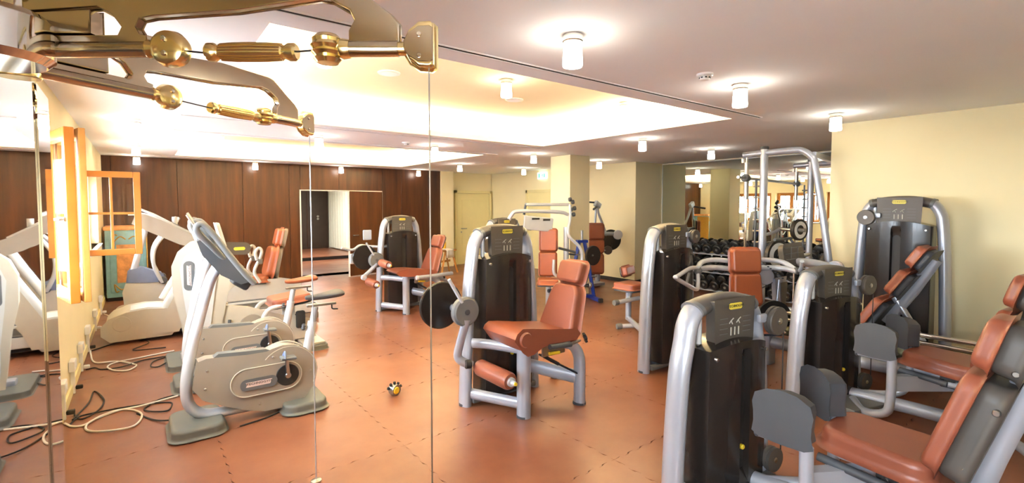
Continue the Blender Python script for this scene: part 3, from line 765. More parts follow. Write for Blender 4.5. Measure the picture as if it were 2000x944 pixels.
        MB().tube([P(2.8, 2.9, .5), P(2.98, 2.92, .48), P(3.1, 2.98, .36), P(3.12, 3.02, .02)], .03, n=10, sm=4).obj('rear_leg_tube', 'silver', T)
        MB().tube([P(2.3, 3.45, .98), P(2.05, 3.6, 1.0), P(1.9, 3.62, 1.02), P(1.78, 3.6, .96), P(1.6, 3.58, 1.0)], .02, n=10, sm=4).obj('side_handle', 'white_silver', T)
        MB().box(P(1.78, 3.6, .82), (.1, .06, .16), bev=.02).obj('handle_bracket', 'white_silver', T)
        MB().box(P(2.02, 3.62, 1.18), (.14, .03, .16), bev=.015).obj('placard', 'white_silver', T)
    return T
leg_machine('leg_extension_machine', 'leg extension machine with brown seat and single shin roller, centre of the floor', (2.5, 3.38), False)
leg_machine('leg_curl_machine', 'seated leg curl machine with two brown rollers before the timber door', (3.33, 7.25), True)

# ---- press machine whose tower turns its back part away (tower right of centre)
o = (4.3, 3.0)
T = thing('back_machine', 'tall tower machine whose brown pads and rubber feet peek out on its left', 'gym machine', (o[0], o[1], 0))
tower(T, 1.47, pulley=(.26, -.12, 1.33, .07), mx=Matrix.Translation((-.02, -.03, 0)) @ Matrix.Rotation(R(-2), 4, 'Z'))
P = lambda x, y, z: (x - o[0], y - o[1], z)
pad(T, 'seat', P(5.28, 4.25, .56), (1, 0, 0), (0, 1, 0), .36, .34, .08, back='dgray')
pad(T, 'backrest', P(5.36, 4.35, .745), (1, .3, 0), (0, .25, 1), .3, .12, .07, back='dgray', r=.03)
MB().tube([P(4.4, 3.15, .12), P(5.0, 3.9, .1), P(5.3, 4.3, .1)], .035, n=12).obj('base_beam', 'silver', T)
MB().tube([P(5.3, 4.3, .08), P(5.3, 4.3, .52)], .04, n=12).obj('seat_post', 'silver', T)
for (a, b) in ((P(5.3, 4.0, .06), P(4.98, 4.17, .06)), (P(5.4, 4.2, .38), P(5.0, 4.25, .36))):
    f = MB().tube([a, b], .03, n=12).obj('foot_tube', 'white_silver', T)
    d = (Vector(b) - Vector(a)).normalized()
    MB().lathe([(.036, 0), (.04, .01), (.04, .06), (.034, .07), (0, .07)], Vector(b) - d * .02, d, 14).obj('rubber_foot', 'gray', f)
MB().tube([P(5.2, 4.25, .36), P(5.32, 4.26, .5)], .028, n=10).obj('brace', 'white_silver', T)

# ---- hip adductor machines with the low towers
def hip_machine(label, loc, rz, first=None):
    if first is not None: return dup(first, (loc[0], loc[1], 0), rz, label)
    T = thing('hip_machine', label, 'gym machine', (loc[0], loc[1], 0), rz, 'pair of hip machines')
    tower(T, 1.15, pulley=(.285, -.15, .985, .082), cable=True, mx=Matrix.Translation((-.13, -.02, 0)) @ Matrix.Rotation(R(-9), 4, 'Z'))
    P = lambda x, y, z: (x - 2.77, y - 1.5, z)
    def knee(c, ang, zc):
        mx = Matrix.Translation(P(c[0], c[1], zc)) @ Matrix.Rotation(R(ang), 4, 'Z')
        poly = [(-.115, -.09), (-.095, -.1), (0, -.104), (.095, -.1), (.112, -.09), (.106, -.05), (.108, 0), (.114, .04), (.105, .075), (.06, .1), (0, .108), (-.06, .1), (-.105, .075), (-.114, .04), (-.108, 0), (-.106, -.05)]
        k_ = MB().prism(poly, -.055, .055, 'yz', .032, 4, mx).obj('knee_pad', 'dgray', T)
        MB().tube([mx @ Vector((0, .12, -.125)), mx @ Vector((0, -.09, -.125))], .022, n=14).obj('pad_arm', 'silver', T)
        MB().disc(mx @ Vector((0, .13, -.125)), mx.to_3x3() @ Vector((0, 1, 0)), .026, .02, .005, 14).obj('arm_cap', 'dgray', T)
        return mx
    m1 = knee((2.385, 1.0), 0, .665)
    m2 = knee((2.88, 1.02), -38, .66)
    MB().tube([m1 @ Vector((0, -.09, -.115)), m1 @ Vector((0, -.09, -.4)), m1 @ Vector((.0, -.06, -.52)), m1 @ Vector((.06, .1, -.58)), P(2.62, 1.25, .09)], .03, n=14, sm=4).obj('lever_arm', 'silver', T)
    MB().tube([m2 @ Vector((0, -.09, -.115)), m2 @ Vector((0, -.08, -.36)), m2 @ Vector((-.03, 0, -.5)), P(2.72, 1.25, .12)], .028, n=14, sm=4).obj('lever_arm', 'silver', T)
    # main beam and base
    MB().prism([(-.03, .0), (.03, .0), (.03, .11), (-.03, .11)], 0, .52, frame_mx(P(2.46, .93, .30), (.5, .82, 0), (0, 0, 1)), .01).obj('cross_beam', 'silver', T)
    MB().tube([P(2.7, 1.4, .1), P(2.78, .9, .1), P(2.82, .4, .1)], .045, n=14, ry=.05).obj('base_beam', 'silver', T)
    MB().box(P(2.62, 1.22, .075), (.5, .3, .05), rot=(0, 0, R(-10)), bev=.012).obj('base_plate', 'gray', T)
    # seat
    poly = rounded(.42, .46, .1, 6)
    MB().prism([(x * (1 - .12 * (y / .46 + .5)), y) for x, y in poly], -.05, .045, 'xy', .035, 4, Matrix.Translation(P(2.82, .735, .505)) @ Matrix.Rotation(R(3), 4, 'X')).obj('seat', 'leather', T)
    MB().box(P(2.82, .72, .43), (.26, .34, .05), bev=.012).obj('seat_plate', 'silver', T)
    MB().box(P(2.66, .62, .405), (.03, .2, .09), bev=.01).obj('side_plate', 'black', T)
    for k in range(3): MB().disc(P(2.64, .56 + k * .06, .41), (1, 0, 0), .013, .015, .003, 12).obj('bolt', 'steel', T)
    MB().tube([P(2.82, .6, .42), P(2.82, .55, .1)], .045, n=14).obj('seat_post', 'silver', T)
    for x in (2.6, 3.04):
        MB().tube([P(x, .94, .425), P(x, .66, .40)], .021, n=14).obj('hand_grip', 'dgray', T)
        MB().tube([P(x, .66, .40), P(x + (.08 if x < 2.8 else -.08), .5, .39)], .015, n=10, ry=.02).obj('grip_stem', 'silver', T)
    # back
    def back(c, tilt, w, hh, name, taper):
        yd = Vector((0, -math.sin(R(tilt)), math.cos(R(tilt))))
        mx = frame_mx(P(*c), (-1, 0, 0), yd)
        b_ = pad_mb(w, hh, .07, .07, .03, mx, taper, 4).obj(name, 'leather', T)
        mxs = mx @ Matrix.Translation((0, 0, -.075))
        pr = [(x * (1 + (taper - 1) * (y / hh + .5)), y) for x, y in rounded(w * .985, hh * .985, .07)]
        MB().prism(pr, -.055, .055, 'xy', .04, 3, mxs).obj('shell', 'header', b_)
        for sy in (-.3, .3):
            for sx in (-1, 1):
                MB().disc(mxs @ Vector((sx * w * .44, sy * hh, -.03)), mx.to_3x3() @ Vector((1, 0, 0)), .013, .03, .003, 12).obj('bolt', 'steel', b_)
        return mx
    back((2.82, .475, .735), 17, .40, .46, 'backrest', .8)
    back((2.82, .375, 1.085), 15, .30, .22, 'headrest', .85)
    MB().tube([P(2.82, .42, .25), P(2.82, .39, .5), P(2.82, .28, .9), P(2.82, .235, 1.12)], .032, n=12, sm=4, ry=.05, up=(0, 1, 0)).obj('back_post', 'silver', T)
    MB().box(P(2.785, .262, .96), (.012, .02, .04)).obj('stop_tab', 'yellow', T, smooth=False)
    for x in (2.5, ):
        lg = MB().tube([P(2.8, .42, .42), P(2.66, .3, .46), P(2.56, .22, .4), P(2.53, .2, .25), P(2.53, .2, 0)], .04, n=14, sm=4).obj('leg', 'silver', T)
        MB().lathe([(.048, 0), (.048, .018)], P(2.53, .2, 0), n=16).obj('foot_cap', 'dgray', lg)
        MB().tube([P(2.53, .21, .1), P(2.8, .46, .12)], .032, n=12).obj('base_beam', 'silver', T)
    return T
hm = hip_machine('hip machine with low tower, nearest on the right, cut by the frame bottom', (2.77, 1.5), 0)
hip_machine('second hip machine with low tower, behind the nearest one', (4.70, 1.63), R(-6), hm)

# ---- leg press with the tallest tower at the right wall
o = (5.84, 1.45)
T = thing('leg_press', 'leg press with the tallest black tower against the cream right wall', 'gym machine', (o[0], o[1], 0))
tower(T, 1.74, pulley=(-.25, -.13, 1.53, .075), wbase=.365, wtop=.30, mx=Matrix.Rotation(R(-90), 4, 'Z'))
P = lambda x, y, z: (x + .24 - o[0], y * 1.045 - o[1], max(1.65 - (1.65 - z) * 1.045, 0))
bd = Vector((0, -.42, .69)).normalized()
for (k, yc, zc, hh, w) in ((0, 1.46, .72, .30, .42), (1, 1.285, 1.0, .24, .36), (2, 1.165, 1.225, .2, .3)):
    pad(T, ('backrest', 'backrest', 'headrest')[k], P(5.2, yc, zc), (-1, 0, 0), bd, w, hh, .08, r=.05, bev=.03, back='dgray', bt=.06)
pad(T, 'seat', P(5.2, 1.72, .6), (1, 0, 0), (0, 1, .08), .42, .3, .09, r=.07, bev=.035, back='dgray')
MB().tube([P(5.2, 1.38, .62), P(5.2, 1.2, .92), P(5.2, 1.06, 1.2)], .03, n=12, ry=.05, up=(0, 1, 0)).obj('back_post', 'silver', T)
MB().tube([P(5.2, 1.32, .85), P(5.2, 1.12, .5)], .03, n=12).obj('back_strut', 'silver', T)
for (x, z, r, m) in ((4.98, .60, .022, 'chrome'), (4.98, .535, .022, 'chrome'), (4.95, .43, .05, 'green_tube'), (4.95, .29, .06, 'silver')):
    MB().tube([P(x, 2.35, z), P(x, .6, z)], r, n=16).obj('rail', m, T)
MB().box(P(5.1, 1.6, .5), (.3, .5, .06), bev=.012).obj('carriage', 'silver', T)
MB().box(P(4.93, 1.68, .53), (.02, .28, .16), bev=.01).obj('side_plate', 'steel', T)
for k in range(3): MB().disc(P(4.915, 1.6 + k * .08, .53), (1, 0, 0), .014, .02, .003, 12).obj('bolt', 'steel', T)
MB().box(P(4.95, 2.3, .2), (.16, .16, .36), bev=.03).obj('front_foot', 'silver', T)
MB().lathe([(.15, 0), (.155, .03), (.155, .62), (.14, .68), (.08, .72), (0, .73)], P(5.2, .56, 0), n=28).obj('rear_housing', 'gray', T)
fp = [(x, z) for x, z in rounded(.46, .26, .07)]
mxp = frame_mx(P(5.26, 2.2, 1.13), (-1, 0, 0), (0, .18, 1))
pl = MB().prism(fp, -.03, .03, 'xy', .012, 2, mxp).obj('foot_plate', 'header', T)
for k in range(4): MB().box((mxp @ Vector((0, -.09 + k * .06, -.032))), (.4, .006, .008)).obj('tread_rib', 'gray', pl, smooth=False)
for k in range(2): MB().box((mxp @ Vector((-.08 + k * .16, 0, -.032))), (.008, .006, .2)).obj('tread_rib', 'gray', pl, smooth=False)
MB().prism([(-.07, -.28), (.06, -.28), (.12, .1), (-.12, .1)], -.025, .025, 'xy', .01, 2, frame_mx(P(5.12, 2.26, .82), (-1, 0, 0), (0, 0, 1))).obj('plate_bracket', 'silver', T)
MB().prism([(-.05, -.22), (.04, -.22), (.08, .06), (-.08, .06)], -.03, -.028, 'xy', 0, 2, frame_mx(P(5.12, 2.235, .82), (-1, 0, 0), (0, 0, 1))).obj('bracket_grip', 'header', T)
MB().tube([P(5.1, 2.25, .9), P(5.05, 2.25, .6), P(4.97, 2.25, .4)], .04, n=12, sm=3).obj('plate_arm', 'silver', T)
MB().tube([P(5.3, 2.2, 1.07), P(5.42, 2.05, 1.06), P(5.5, 1.9, 1.02)], .045, n=14, sm=3).obj('drive_lever', 'white_silver', T)
MB().disc(P(5.5, 1.88, 1.02), (-1, 0, 0), .08, .06, .01, 24).obj('lever_joint', 'white_silver', T)
MB().tube([P(5.5, 2.3, 1.3), P(5.1, 2.3, 1.3)], .016, n=10).obj('grip_bar', 'dgray', T)
MB().tube([P(5.46, 2.3, 1.3), P(5.46, 2.24, 1.22)], .014, n=8).obj('grip_stem', 'dgray', T)

# ---- seated press with tan pads between the low towers
o = (4.88, 2.47)
T = thing('chest_press', 'seated press machine with upright tan pads and long silver handles', 'gym machine', (o[0], o[1], 0), R(-38))
pad(T, 'headrest', (0, 0, 1.085), (1, 0, 0), (0, .12, 1), .29, .235, .07, 'orange_leather', r=.035, bev=.025, back='dgray')
pad(T, 'backrest', (0, -.035, .80), (1, 0, 0), (0, .12, 1), .3, .31, .07, 'orange_leather', r=.04, bev=.025, taper=.92, back='dgray')
pad(T, 'seat', (0, -.26, .5), (1, 0, 0), (0, 1, 0), .34, .36, .08, 'orange_leather', r=.06, bev=.03, back='dgray')
MB().tube([(0, .08, 0), (0, .08, .6), (0, .13, 1.15)], .04, n=14, ry=.05).obj('back_post', 'silver', T)
MB().tube([(0, .2, .05), (0, -.35, .05)], .04, n=12).obj('base_beam', 'silver', T)
MB().tube([(0, -.25, .05), (0, -.25, .46)], .035, n=12).obj('seat_post', 'silver', T)
for s in (-1, 1):
    MB().tube([(0, .1, .98), (s * .25, .12, 1.0), (s * .42, .05, 1.0), (s * .5, -.05, .98)], .028, n=12, sm=4).obj('lever_arm', 'white_silver', T)
    MB().tube([(0, .1, 1.06), (s * .25, .14, 1.08), (s * .42, .08, 1.06), (s * .5, -.02, .99)], .025, n=12, sm=4).obj('lever_arm', 'white_silver', T)
    MB().disc((s * .5, -.04, .99), (1, 0, 0), .035, .06, .006, 16).obj('joint', 'gray', T)
    if s > 0:
        MB().tube([(.5, -.04, .98), (.5, -.1, 1.02), (.47, -.16, 1.1)], .02, n=12, sm=3).obj('handle', 'white_silver', T)
        continue
    MB().tube([(s * .5, -.04, .97), (s * .52, -.1, .86), (s * .56, -.16, .82), (s * .72, -.34, .9), (s * .86, -.46, .98), (s * .85, -.49, 1.0), (s * .66, -.26, 1.04), (s * .5, -.04, 1.02)], .02, n=12, sm=4).obj('handle', 'white_silver', T)
    MB().tube([(s * .72, -.34, .9), (s * .66, -.24, .99)], .014, n=10).obj('hand_grip', 'gray', T)
MB().disc((.28, .16, .9), (0, -1, 0), .085, .04, .006, 28).obj('pulley', 'silver', T)
MB().tube([(.35, .15, .84), (.05, .1, .7)], .004, n=6).obj('cable', 'black', T)
wp = MB().lathe([(.03, -.018), (.07, -.018), (.075, -.01), (.14, -.01), (.145, -.018), (.172, -.018), (.176, -.01), (.176, .018), (.03, .018)], (.30, .02, .5), (0, -1, 0), 32).obj('weight_plate', 'iron', T)
for k in range(3):
    a = R(90 + 120 * k); MB().box((.30 + .107 * math.cos(a), .006, .5 + .107 * math.sin(a)), (.075, .012, .02), rot=(0, -a, 0)).obj('plate_spoke', 'iron', wp, smooth=False)
MB().tube([(.30, .12, .5), (.30, -.03, .5)], .022, n=14).obj('plate_peg', 'steel', T)
MB().tube([(.30, .1, .5), (.18, .1, .3), (0, .1, .1)], .03, n=10).obj('peg_arm', 'silver', T)
for k in range(9): MB().box((.2 + k * .025, .05, 1.06 - k * .02), (.012, .02, .012)).obj('index_tooth', 'dgray', T, smooth=False)

# ---- guided-bar rack
o = (5.72, 2.85); ang = R(9)
T = thing('guided_barbell_rack', 'tall silver rack with a guided barbell and arched top tubes before the mirror', 'gym machine', (o[0], o[1], 0), ang)
for s, x in ((0, 0.0), (1, 2.2)):
    MB().tube([(x, -.13, 0), (x, -.13, 2.3)], .042, n=16).obj('upright', 'silver', T)
    MB().lathe([(.046, 0), (.046, .03), (.04, .035), (0, .035)], (x, -.13, 2.29), n=16).obj('upright_cap', 'dgray', T)
    MB().tube([(x, .1, 2.24), (x, -.1, 2.25), (x, -.42, 2.26), (x, -.52, 2.245), (x, -.6, 2.18), (x, -.645, 2.06), (x, -.76, 1.3), (x, -.85, .6), (x, -.92, .02)], .036, n=16, sm=5, up=(1, 0, 0)).obj('arched_tube', 'silver', T)
    MB().tube([(x, .06, .06), (x, .06, 2.22)], .013, n=10).obj('guide_rod', 'chrome', T)
    MB().tube([(x, .06, 1.72), (x, .06, 2.15)], .026, n=12).obj('bar_carriage', 'steel', T)
    MB().tube([(x, -.94, .05), (x, .12, .05)], .04, n=12).obj('base_beam', 'silver', T)
    MB().tube([(x, .1, 2.2), (x, .1, 2.15)], .02, n=10).obj('rod_clamp', 'steel', T)
    for k in range(10): MB().tube([(x, -.09, .7 + k * .13), (x, -.02, .7 + k * .13)], .011, n=8).obj('catch_peg', 'steel', T)
    MB().box((x, -.05, 1.3), (.03, .02, 1.3), bev=.004).obj('catch_rail', 'dgray', T)
MB().tube([(-.28, .06, 1.97), (2.48, .06, 1.97)], .016, n=12).obj('barbell', 'steel', T)
for x in (-.02, 2.22): MB().disc((x, .06, 1.97), (1, 0, 0), .045, .09, .008, 16).obj('bar_hook', 'dgray', T)
MB().tube([(0, -.13, .92), (2.2, -.13, .92)], .03, n=12).obj('cross_tube', 'silver', T)
MB().box((1.1, -.62, 2.2), (2.2, .06, .06), bev=.01).obj('top_beam', 'silver', T)
def plate_obj(T, c, axis, r, face=True):
    w = MB().lathe([(.02, -.02), (r * .45, -.02), (r * .47, -.014), (r * .8, -.014), (r * .82, -.022), (r * .98, -.022), (r, -.012), (r, .012), (r * .98, .022), (.02, .022)], c, axis, 36).obj('weight_plate', 'iron', T)
    if face:
        MB().lathe([(r * .45, .0), (r * .45, .004), (r * .8, .004), (r * .8, .0)], Vector(c) - Vector(axis).normalized() * .0165, Vector(axis) * -1, 36).obj('printed_ring', 'plate_face', w)
    return w
plate_obj(T, (.36, -.42, 1.36), (.45, 1, 0), .125)
plate_obj(T, (-.03, -.3, 1.08), (.45, 1, 0), .18)
MB().tube([(.3, -.5, 1.36), (.42, -.2, 1.36)], .022, n=12).obj('plate_peg', 'steel', T)
MB().tube([(-.06, -.38, 1.08), (.02, -.14, 1.08)], .022, n=12).obj('plate_peg', 'steel', T)
MB().tube([(0, -.13, 1.3), (.2, -.2, 1.33), (.42, -.2, 1.36)], .02, n=10).obj('peg_arm', 'silver', T)

# ---- dumbbell rack along the mirror
T = thing('dumbbell_rack', 'low silver three tier dumbbell rack along the mirror', 'rack', (8.72, 4.45, 0))
for (x, z) in ((.12, .74), (-.1, .42), (-.3, .12)):
    for dx in (-.09, .09):
        MB().box((x + dx, 0, z + dx * .35), (.05, 2.5, .025), rot=(0, R(-18), 0), bev=.006).obj('shelf_rail', 'white_silver', T)
for y in (-1.2, 0, 1.2):
    MB().prism([(-.42, 0), (.3, 0), (.3, .06), (.28, .82), (.2, .86), (-.02, .7), (-.36, .06), (-.42, .05)], y - .02, y + .02, 'xz', .006).obj('side_frame', 'silver', T)
db = None
tn = ('top', 'middle', 'bottom')
for t, (x, z) in enumerate(((.12, .852), (-.1, .532), (-.3, .232))):
    for k in range(12):
        y = -1.14 + k * .207
        s = 1.27 - .012 * k
        lab = 'black dumbbell on the %s tier of the rack, %s from the left end' % (tn[t], ['twelfth', 'eleventh', 'tenth', 'ninth', 'eighth', 'seventh', 'sixth', 'fifth', 'fourth', 'third', 'second', 'first'][k])
        if db is None:
            D = thing('dumbbell', lab, 'dumbbell', (8.72 + x, 4.45 + y, z), 0, 'dumbbells on the rack')
            MB().tube([(-.07, 0, 0), (.07, 0, 0)], .017, n=12).obj('handle', 'steel', D)
            for sx in (-1, 1):
                hd = MB().lathe([(.0, -.045), (.06, -.045), (.076, -.034), (.078, 0), (.076, .034), (.06, .045), (.045, .043), (.04, .036), (0, .036)], (sx * .11, 0, 0), (sx, 0, 0), 20).obj('head', 'iron', D)
                MB().disc((sx * .149, 0, 0), (sx, 0, 0), .02, .006, .001, 12).obj('end_cap', 'gray', hd)
            db = D
        else:
            D = dup(db, (8.72 + x, 4.45 + y, z), None, lab)
        D.rotation_euler = (0, R(-18), 0); D.scale = (s, s, s)
        D['group'] = 'dumbbells on the %s tier' % tn[t]

# ---- weight tree (blue)
o = (6.02, 5.9)
T = thing('weight_tree', 'blue A-shaped weight tree holding one black plate by the column', 'weight tree', (o[0], o[1], 0), R(-20))
for s in (-1, 1):
    MB().tube([(s * .05, 0, 1.02), (s * .12, 0, .7), (s * .24, 0, .06)], .035, n=4, ry=.04, up=(0, 1, 0)).obj('side_post', 'blue', T, ang=20)
    MB().box((s * .24, 0, .035), (.07, .5, .06), bev=.008).obj('base_foot', 'blue', T)
    for y in (-.24, .24): MB().box((s * .24, y, .035), (.08, .05, .07), bev=.01).obj('rubber_cap', 'black', T)
MB().box((0, 0, 1.03), (.2, .09, .05), bev=.008).obj('top_block', 'blue', T)
MB().tube([(0, 0, 1.04), (0, 0, 1.22)], .022, n=12).obj('top_pin', 'steel', T)
MB().box((0, 0, .08), (.46, .06, .05), bev=.008).obj('cross_bar', 'blue', T)
for (x, z, s) in ((-.1, .8, -1), (.11, .78, 1), (-.17, .45, -1), (.18, .42, 1)):
    MB().tube([(x, 0, z), (x + s * .02, -.16, z + .02)], .016, n=10).obj('peg', 'steel', T)
    if s < 0: MB().tube([(x, 0, z), (x - .16, 0, z + .02)], .016, n=10).obj('peg', 'dgray', T)
plate_obj(T, (.16, -.1, .79), (.35, -1, 0), .17, False)

# ---- overhead pull machine by the far right wall
o = (7.45, 6.85)
T = thing('pull_machine', 'upright pull machine with stacked brown pads by the far right wall', 'gym machine', (o[0], o[1], 0))
for (z, hh, tl) in ((1.12, .3, 0), (.82, .25, .0), (.47, .38, .1)):
    pad(T, 'backrest', (-.18, -.12, z), (.8, -.6, 0), (tl, 0, 1), .3, hh, .08, 'orange_leather', r=.04, bev=.025, back='dgray')
MB().tube([(0, 0, 0), (0, 0, 1.1)], .055, n=14).obj('post', 'silver', T)
MB().tube([(-.3, -.1, .05), (.1, .1, .05)], .045, n=12).obj('base_beam', 'silver', T)
MB().box((-.16, -.05, .06), (.34, .3, .06), bev=.012).obj('base_plate', 'silver', T)
MB().tube([(-.12, -.02, 1.1), (-.08, -.02, 1.6)], .022, n=12).obj('upper_rod', 'silver', T)
MB().tube([(.28, .02, 1.02), (.12, .0, 1.3), (0, 0, 1.52), (-.02, -.02, 1.68)], .026, n=12, sm=3).obj('lever_arm', 'white_silver', T)
MB().box((-.04, -.02, 1.66), (.16, .08, .12), rot=(0, R(30), 0), bev=.02).obj('lever_head', 'white_silver', T)
MB().tube([(-.34, -.2, 1.57), (-.06, -.02, 1.62)], .022, n=12).obj('handle', 'dgray', T)
MB().tube([(-.32, .1, 1.72), (-.06, .0, 1.7)], .018, n=12).obj('handle', 'dgray', T)
MB().tube([(-.1, -.05, 1.08), (.2, -.05, 1.06), (.45, -.03, 1.05)], .04, n=12).obj('cross_arm', 'silver', T)
MB().disc((.42, .02, .92), (.5, .86, 0), .22, .04, .01, 32).obj('cam_disc', 'guard', T)
MB().disc((.5, -.1, 1.03), (.5, .86, 0), .1, .05, .01, 24).obj('counterweight', 'white_silver', T)
MB().disc((.22, -.08, .72), (.5, .86, 0), .09, .05, .008, 24).obj('pulley', 'header', T)
MB().tube([(.0, .0, .72), (.22, -.06, .72)], .03, n=10).obj('pulley_arm', 'silver', T)
MB().tube([(.3, -.05, .72), (.48, .0, .85)], .006, n=6).obj('cable', 'black', T)

# ---- pull-down/press machine behind the leg extension
o = (4.45, 6.05)
T = thing('lat_press_machine', 'machine with white bent tubes and brown pads right behind the leg extension', 'gym machine', (o[0], o[1], 0))
tower(T, 1.46, pulley=(-.36, -.12, 1.05, .11))
P = lambda x, y, z: (x - o[0], y - o[1], z)
pad(T, 'backrest', P(5.12, 5.75, 1.1), (.75, -.65, 0), (.06, .05, 1), .26, .34, .07, 'orange_leather', r=.03, bev=.02, back='dgray')
pad(T, 'backrest', P(5.1, 5.74, .72), (.75, -.65, 0), (.06, .05, 1), .26, .36, .07, 'orange_leather', r=.03, bev=.02, back='dgray')
pad(T, 'seat', P(4.98, 5.6, .48), (.75, -.65, 0), (.65, .75, 0), .32, .3, .08, 'orange_leather', back='dgray')
for dx, dy in ((0, 0), (.22, -.18)):
    MB().tube([P(5.22 + dx, 5.86 + dy, 0), P(5.22 + dx, 5.86 + dy, 1.3)], .045, n=14).obj('post', 'white_silver', T)
MB().tube([P(4.5, 6.0, 1.36), P(4.54, 5.95, 1.5), P(4.66, 5.9, 1.56), P(5.3, 5.7, 1.54), P(5.45, 5.66, 1.5)], .03, n=12, sm=4).obj('top_tube', 'white_silver', T)
MB().tube([P(4.78, 5.9, 1.66), P(5.5, 5.68, 1.66)], .025, n=12).obj('top_tube', 'white_silver', T)
MB().tube([P(4.78, 5.9, 1.66), P(4.76, 5.92, 1.5)], .018, n=10).obj('top_link', 'dgray', T)
MB().tube([P(5.5, 5.66, 1.66), P(5.48, 5.64, 1.42), P(5.42, 5.62, 1.26), P(5.44, 5.6, 1.14), P(5.58, 5.52, .98), P(5.62, 5.5, .8), P(5.56, 5.52, .56), P(5.5, 5.54, .5), P(5.2, 5.6, .54), P(5.12, 5.62, .6), P(5.12, 5.62, .8)], .024, n=12, sm=4).obj('bent_handle', 'white_silver', T)
MB().tube([P(5.2, 5.6, .98), P(5.5, 5.53, .9)], .02, n=12).obj('hand_grip', 'dgray', T)
MB().tube([P(5.0, 5.62, .32), P(5.75, 5.45, .36)], .028, n=12).obj('foot_bar', 'dgray', T)
MB().disc(P(5.74, 5.45, .36), (1, -.2, 0), .05, .05, .01, 18).obj('bar_end', 'steel', T)
MB().tube([P(5.48, 5.4, .3), P(5.62, 5.42, .58)], .02, n=10).obj('index_lever', 'orange_leather', T)
for k, (dx, z) in enumerate(((0, 1.74), (.06, 1.7), (.1, 1.6), (.02, 1.58), (.08, 1.5))):
    MB().disc(P(5.5 + dx, 5.66, z), (1, -.5, .2), .035, .05, .008, 14).obj('joint', 'dgray', T)
MB().box(P(4.95, 5.8, 1.36), (.5, .05, .22), rot=(0, R(6), R(-16)), bev=.02).obj('bracket', 'white_silver', T)
for k in range(2): MB().box(P(4.85 + k * .22, 5.74, 1.44 - k * .02), (.12, .02, .03), rot=(0, 0, R(-16))).obj('joint', 'black', T, smooth=False)

# ---- loose screw knobs on the floor
for (x, y, l) in ((1.72, 3.93, 'small black and steel star collar lying on the floor left of the leg extension'), (3.1, 3.4, 'small dark star collar lying on the floor right of the leg extension')):
    T = thing('bar_collar', l, 'collar', (x, y, 0))
    MB().lathe([(.028, -.03), (.045, -.03), (.048, -.02), (.048, .02), (.045, .03), (.028, .03)], (0, 0, .048), (.3, -1, 0), 20).obj('ring', 'steel', T)
    MB().disc((0, -.02, .048), (.3, -1, 0), .03, .04, .005, 16).obj('core', 'yellow', T)
    for k in range(5):
        a = R(20 + 35 * k)
        MB().tube([(.05 * math.cos(a), 0, .048 + .05 * math.sin(a)), (.068 * math.cos(a), 0, .048 + .068 * math.sin(a))], .012, n=8).obj('stud', 'black', T)

# ---- wooden stool with towel and bottle
o = (5.85, 10.3)
T = thing('wooden_stool', 'small oak stool with splayed legs beside the end of the timber wall', 'stool', (o[0], o[1], 0), R(20))
for k in range(3): MB().box((0, -.1 + k * .1, .56), (.5, .09, .035), bev=.006).obj('plank', 'stool_wood', T)
for s in (-1, 1):
    for q in (-1, 1):
        MB().tube([(s * .12, q * .1, .55), (s * .3, q * .13, 0)], .024, n=4, ry=.03).obj('leg', 'stool_wood', T, ang=20)
MB().box((0, 0, .3), (.34, .03, .05), bev=.005).obj('stretcher', 'stool_wood', T)
cl = MB().grid(lambda u, v: Vector((-.14 + .26 * u + .01 * math.sin(v * 9), -.17 + .34 * v, .592 + .004 * math.sin(u * 14) * math.cos(v * 9))) if v > .14 else Vector((-.14 + .26 * u, -.155 - .006 * math.sin(u * 12), .592 - (.14 - v) * 1.4)), 14, 16)
t_ = tag(cl.obj('towel', 'towel'), 'white towel draped over the oak stool', 'towel'); t_.location = (o[0], o[1], 0); t_.rotation_euler = (0, 0, R(20))
sm_ = t_.modifiers.new('thick', 'SOLIDIFY'); sm_.thickness = .012; sm_.offset = 1
T = thing('spray_bottle', 'spray bottle with yellow liquid standing on the oak stool', 'bottle', (o[0] - .03, o[1] + .02, .606))
MB().lathe([(0, 0), (.05, 0), (.055, .01), (.055, .13), (.04, .17), (.02, .2), (.02, .22), (0, .22)]).obj('flask', 'bottle', T)
MB().box((-.015, 0, .26), (.1, .03, .05), bev=.01).obj('trigger_head', 'white', T)
MB().tube([(-.05, 0, .25), (-.045, 0, .2)], .008, n=8).obj('trigger', 'white', T)

# ---- painted cabinet in the far left corner
o = (-.2, 11.05)
T = thing('painted_cabinet', 'pale blue folk painted cabinet with orange panel in the far left corner', 'cabinet', (o[0], o[1], 0))
MB().box((.0, 0, .64), (.56, .6, 1.16), bev=.008).obj('body', 'cabinet_blue', T)
MB().box((0, 0, 1.25), (.6, .66, .07), bev=.02).obj('cornice', 'orange_print', T)
MB().box((0, 0, .03), (.54, .58, .06), bev=.006).obj('plinth', 'black', T)
dr_ = MB().box((.01, -.305, .66), (.46, .012, 1.04), bev=.004).obj('door', 'cabinet_blue', T)
MB().box((.02, -.313, .64), (.3, .008, .66), bev=.004).obj('painted_panel', 'orange_print', dr_)
for zz, f in ((1.08, 1), (.22, -1)):
    for s in (-1, 1):
        MB().tube([(.02 + s * .02, -.315, zz - f * .02), (.02 + s * .09, -.315, zz + f * .03), (.02 + s * .15, -.315, zz - f * .02), (.02 + s * .19, -.315, zz - f * .07), (.02 + s * .17, -.315, zz + f * .06), (.02 + s * .13, -.315, zz + f * .05)], .011, n=6, sm=4).obj('scroll', 'gold_paint', dr_)
MB().box((.29, -.1, .64), (.02, .5, 1.1), bev=.004).obj('side_moulding', 'gold_paint', T)
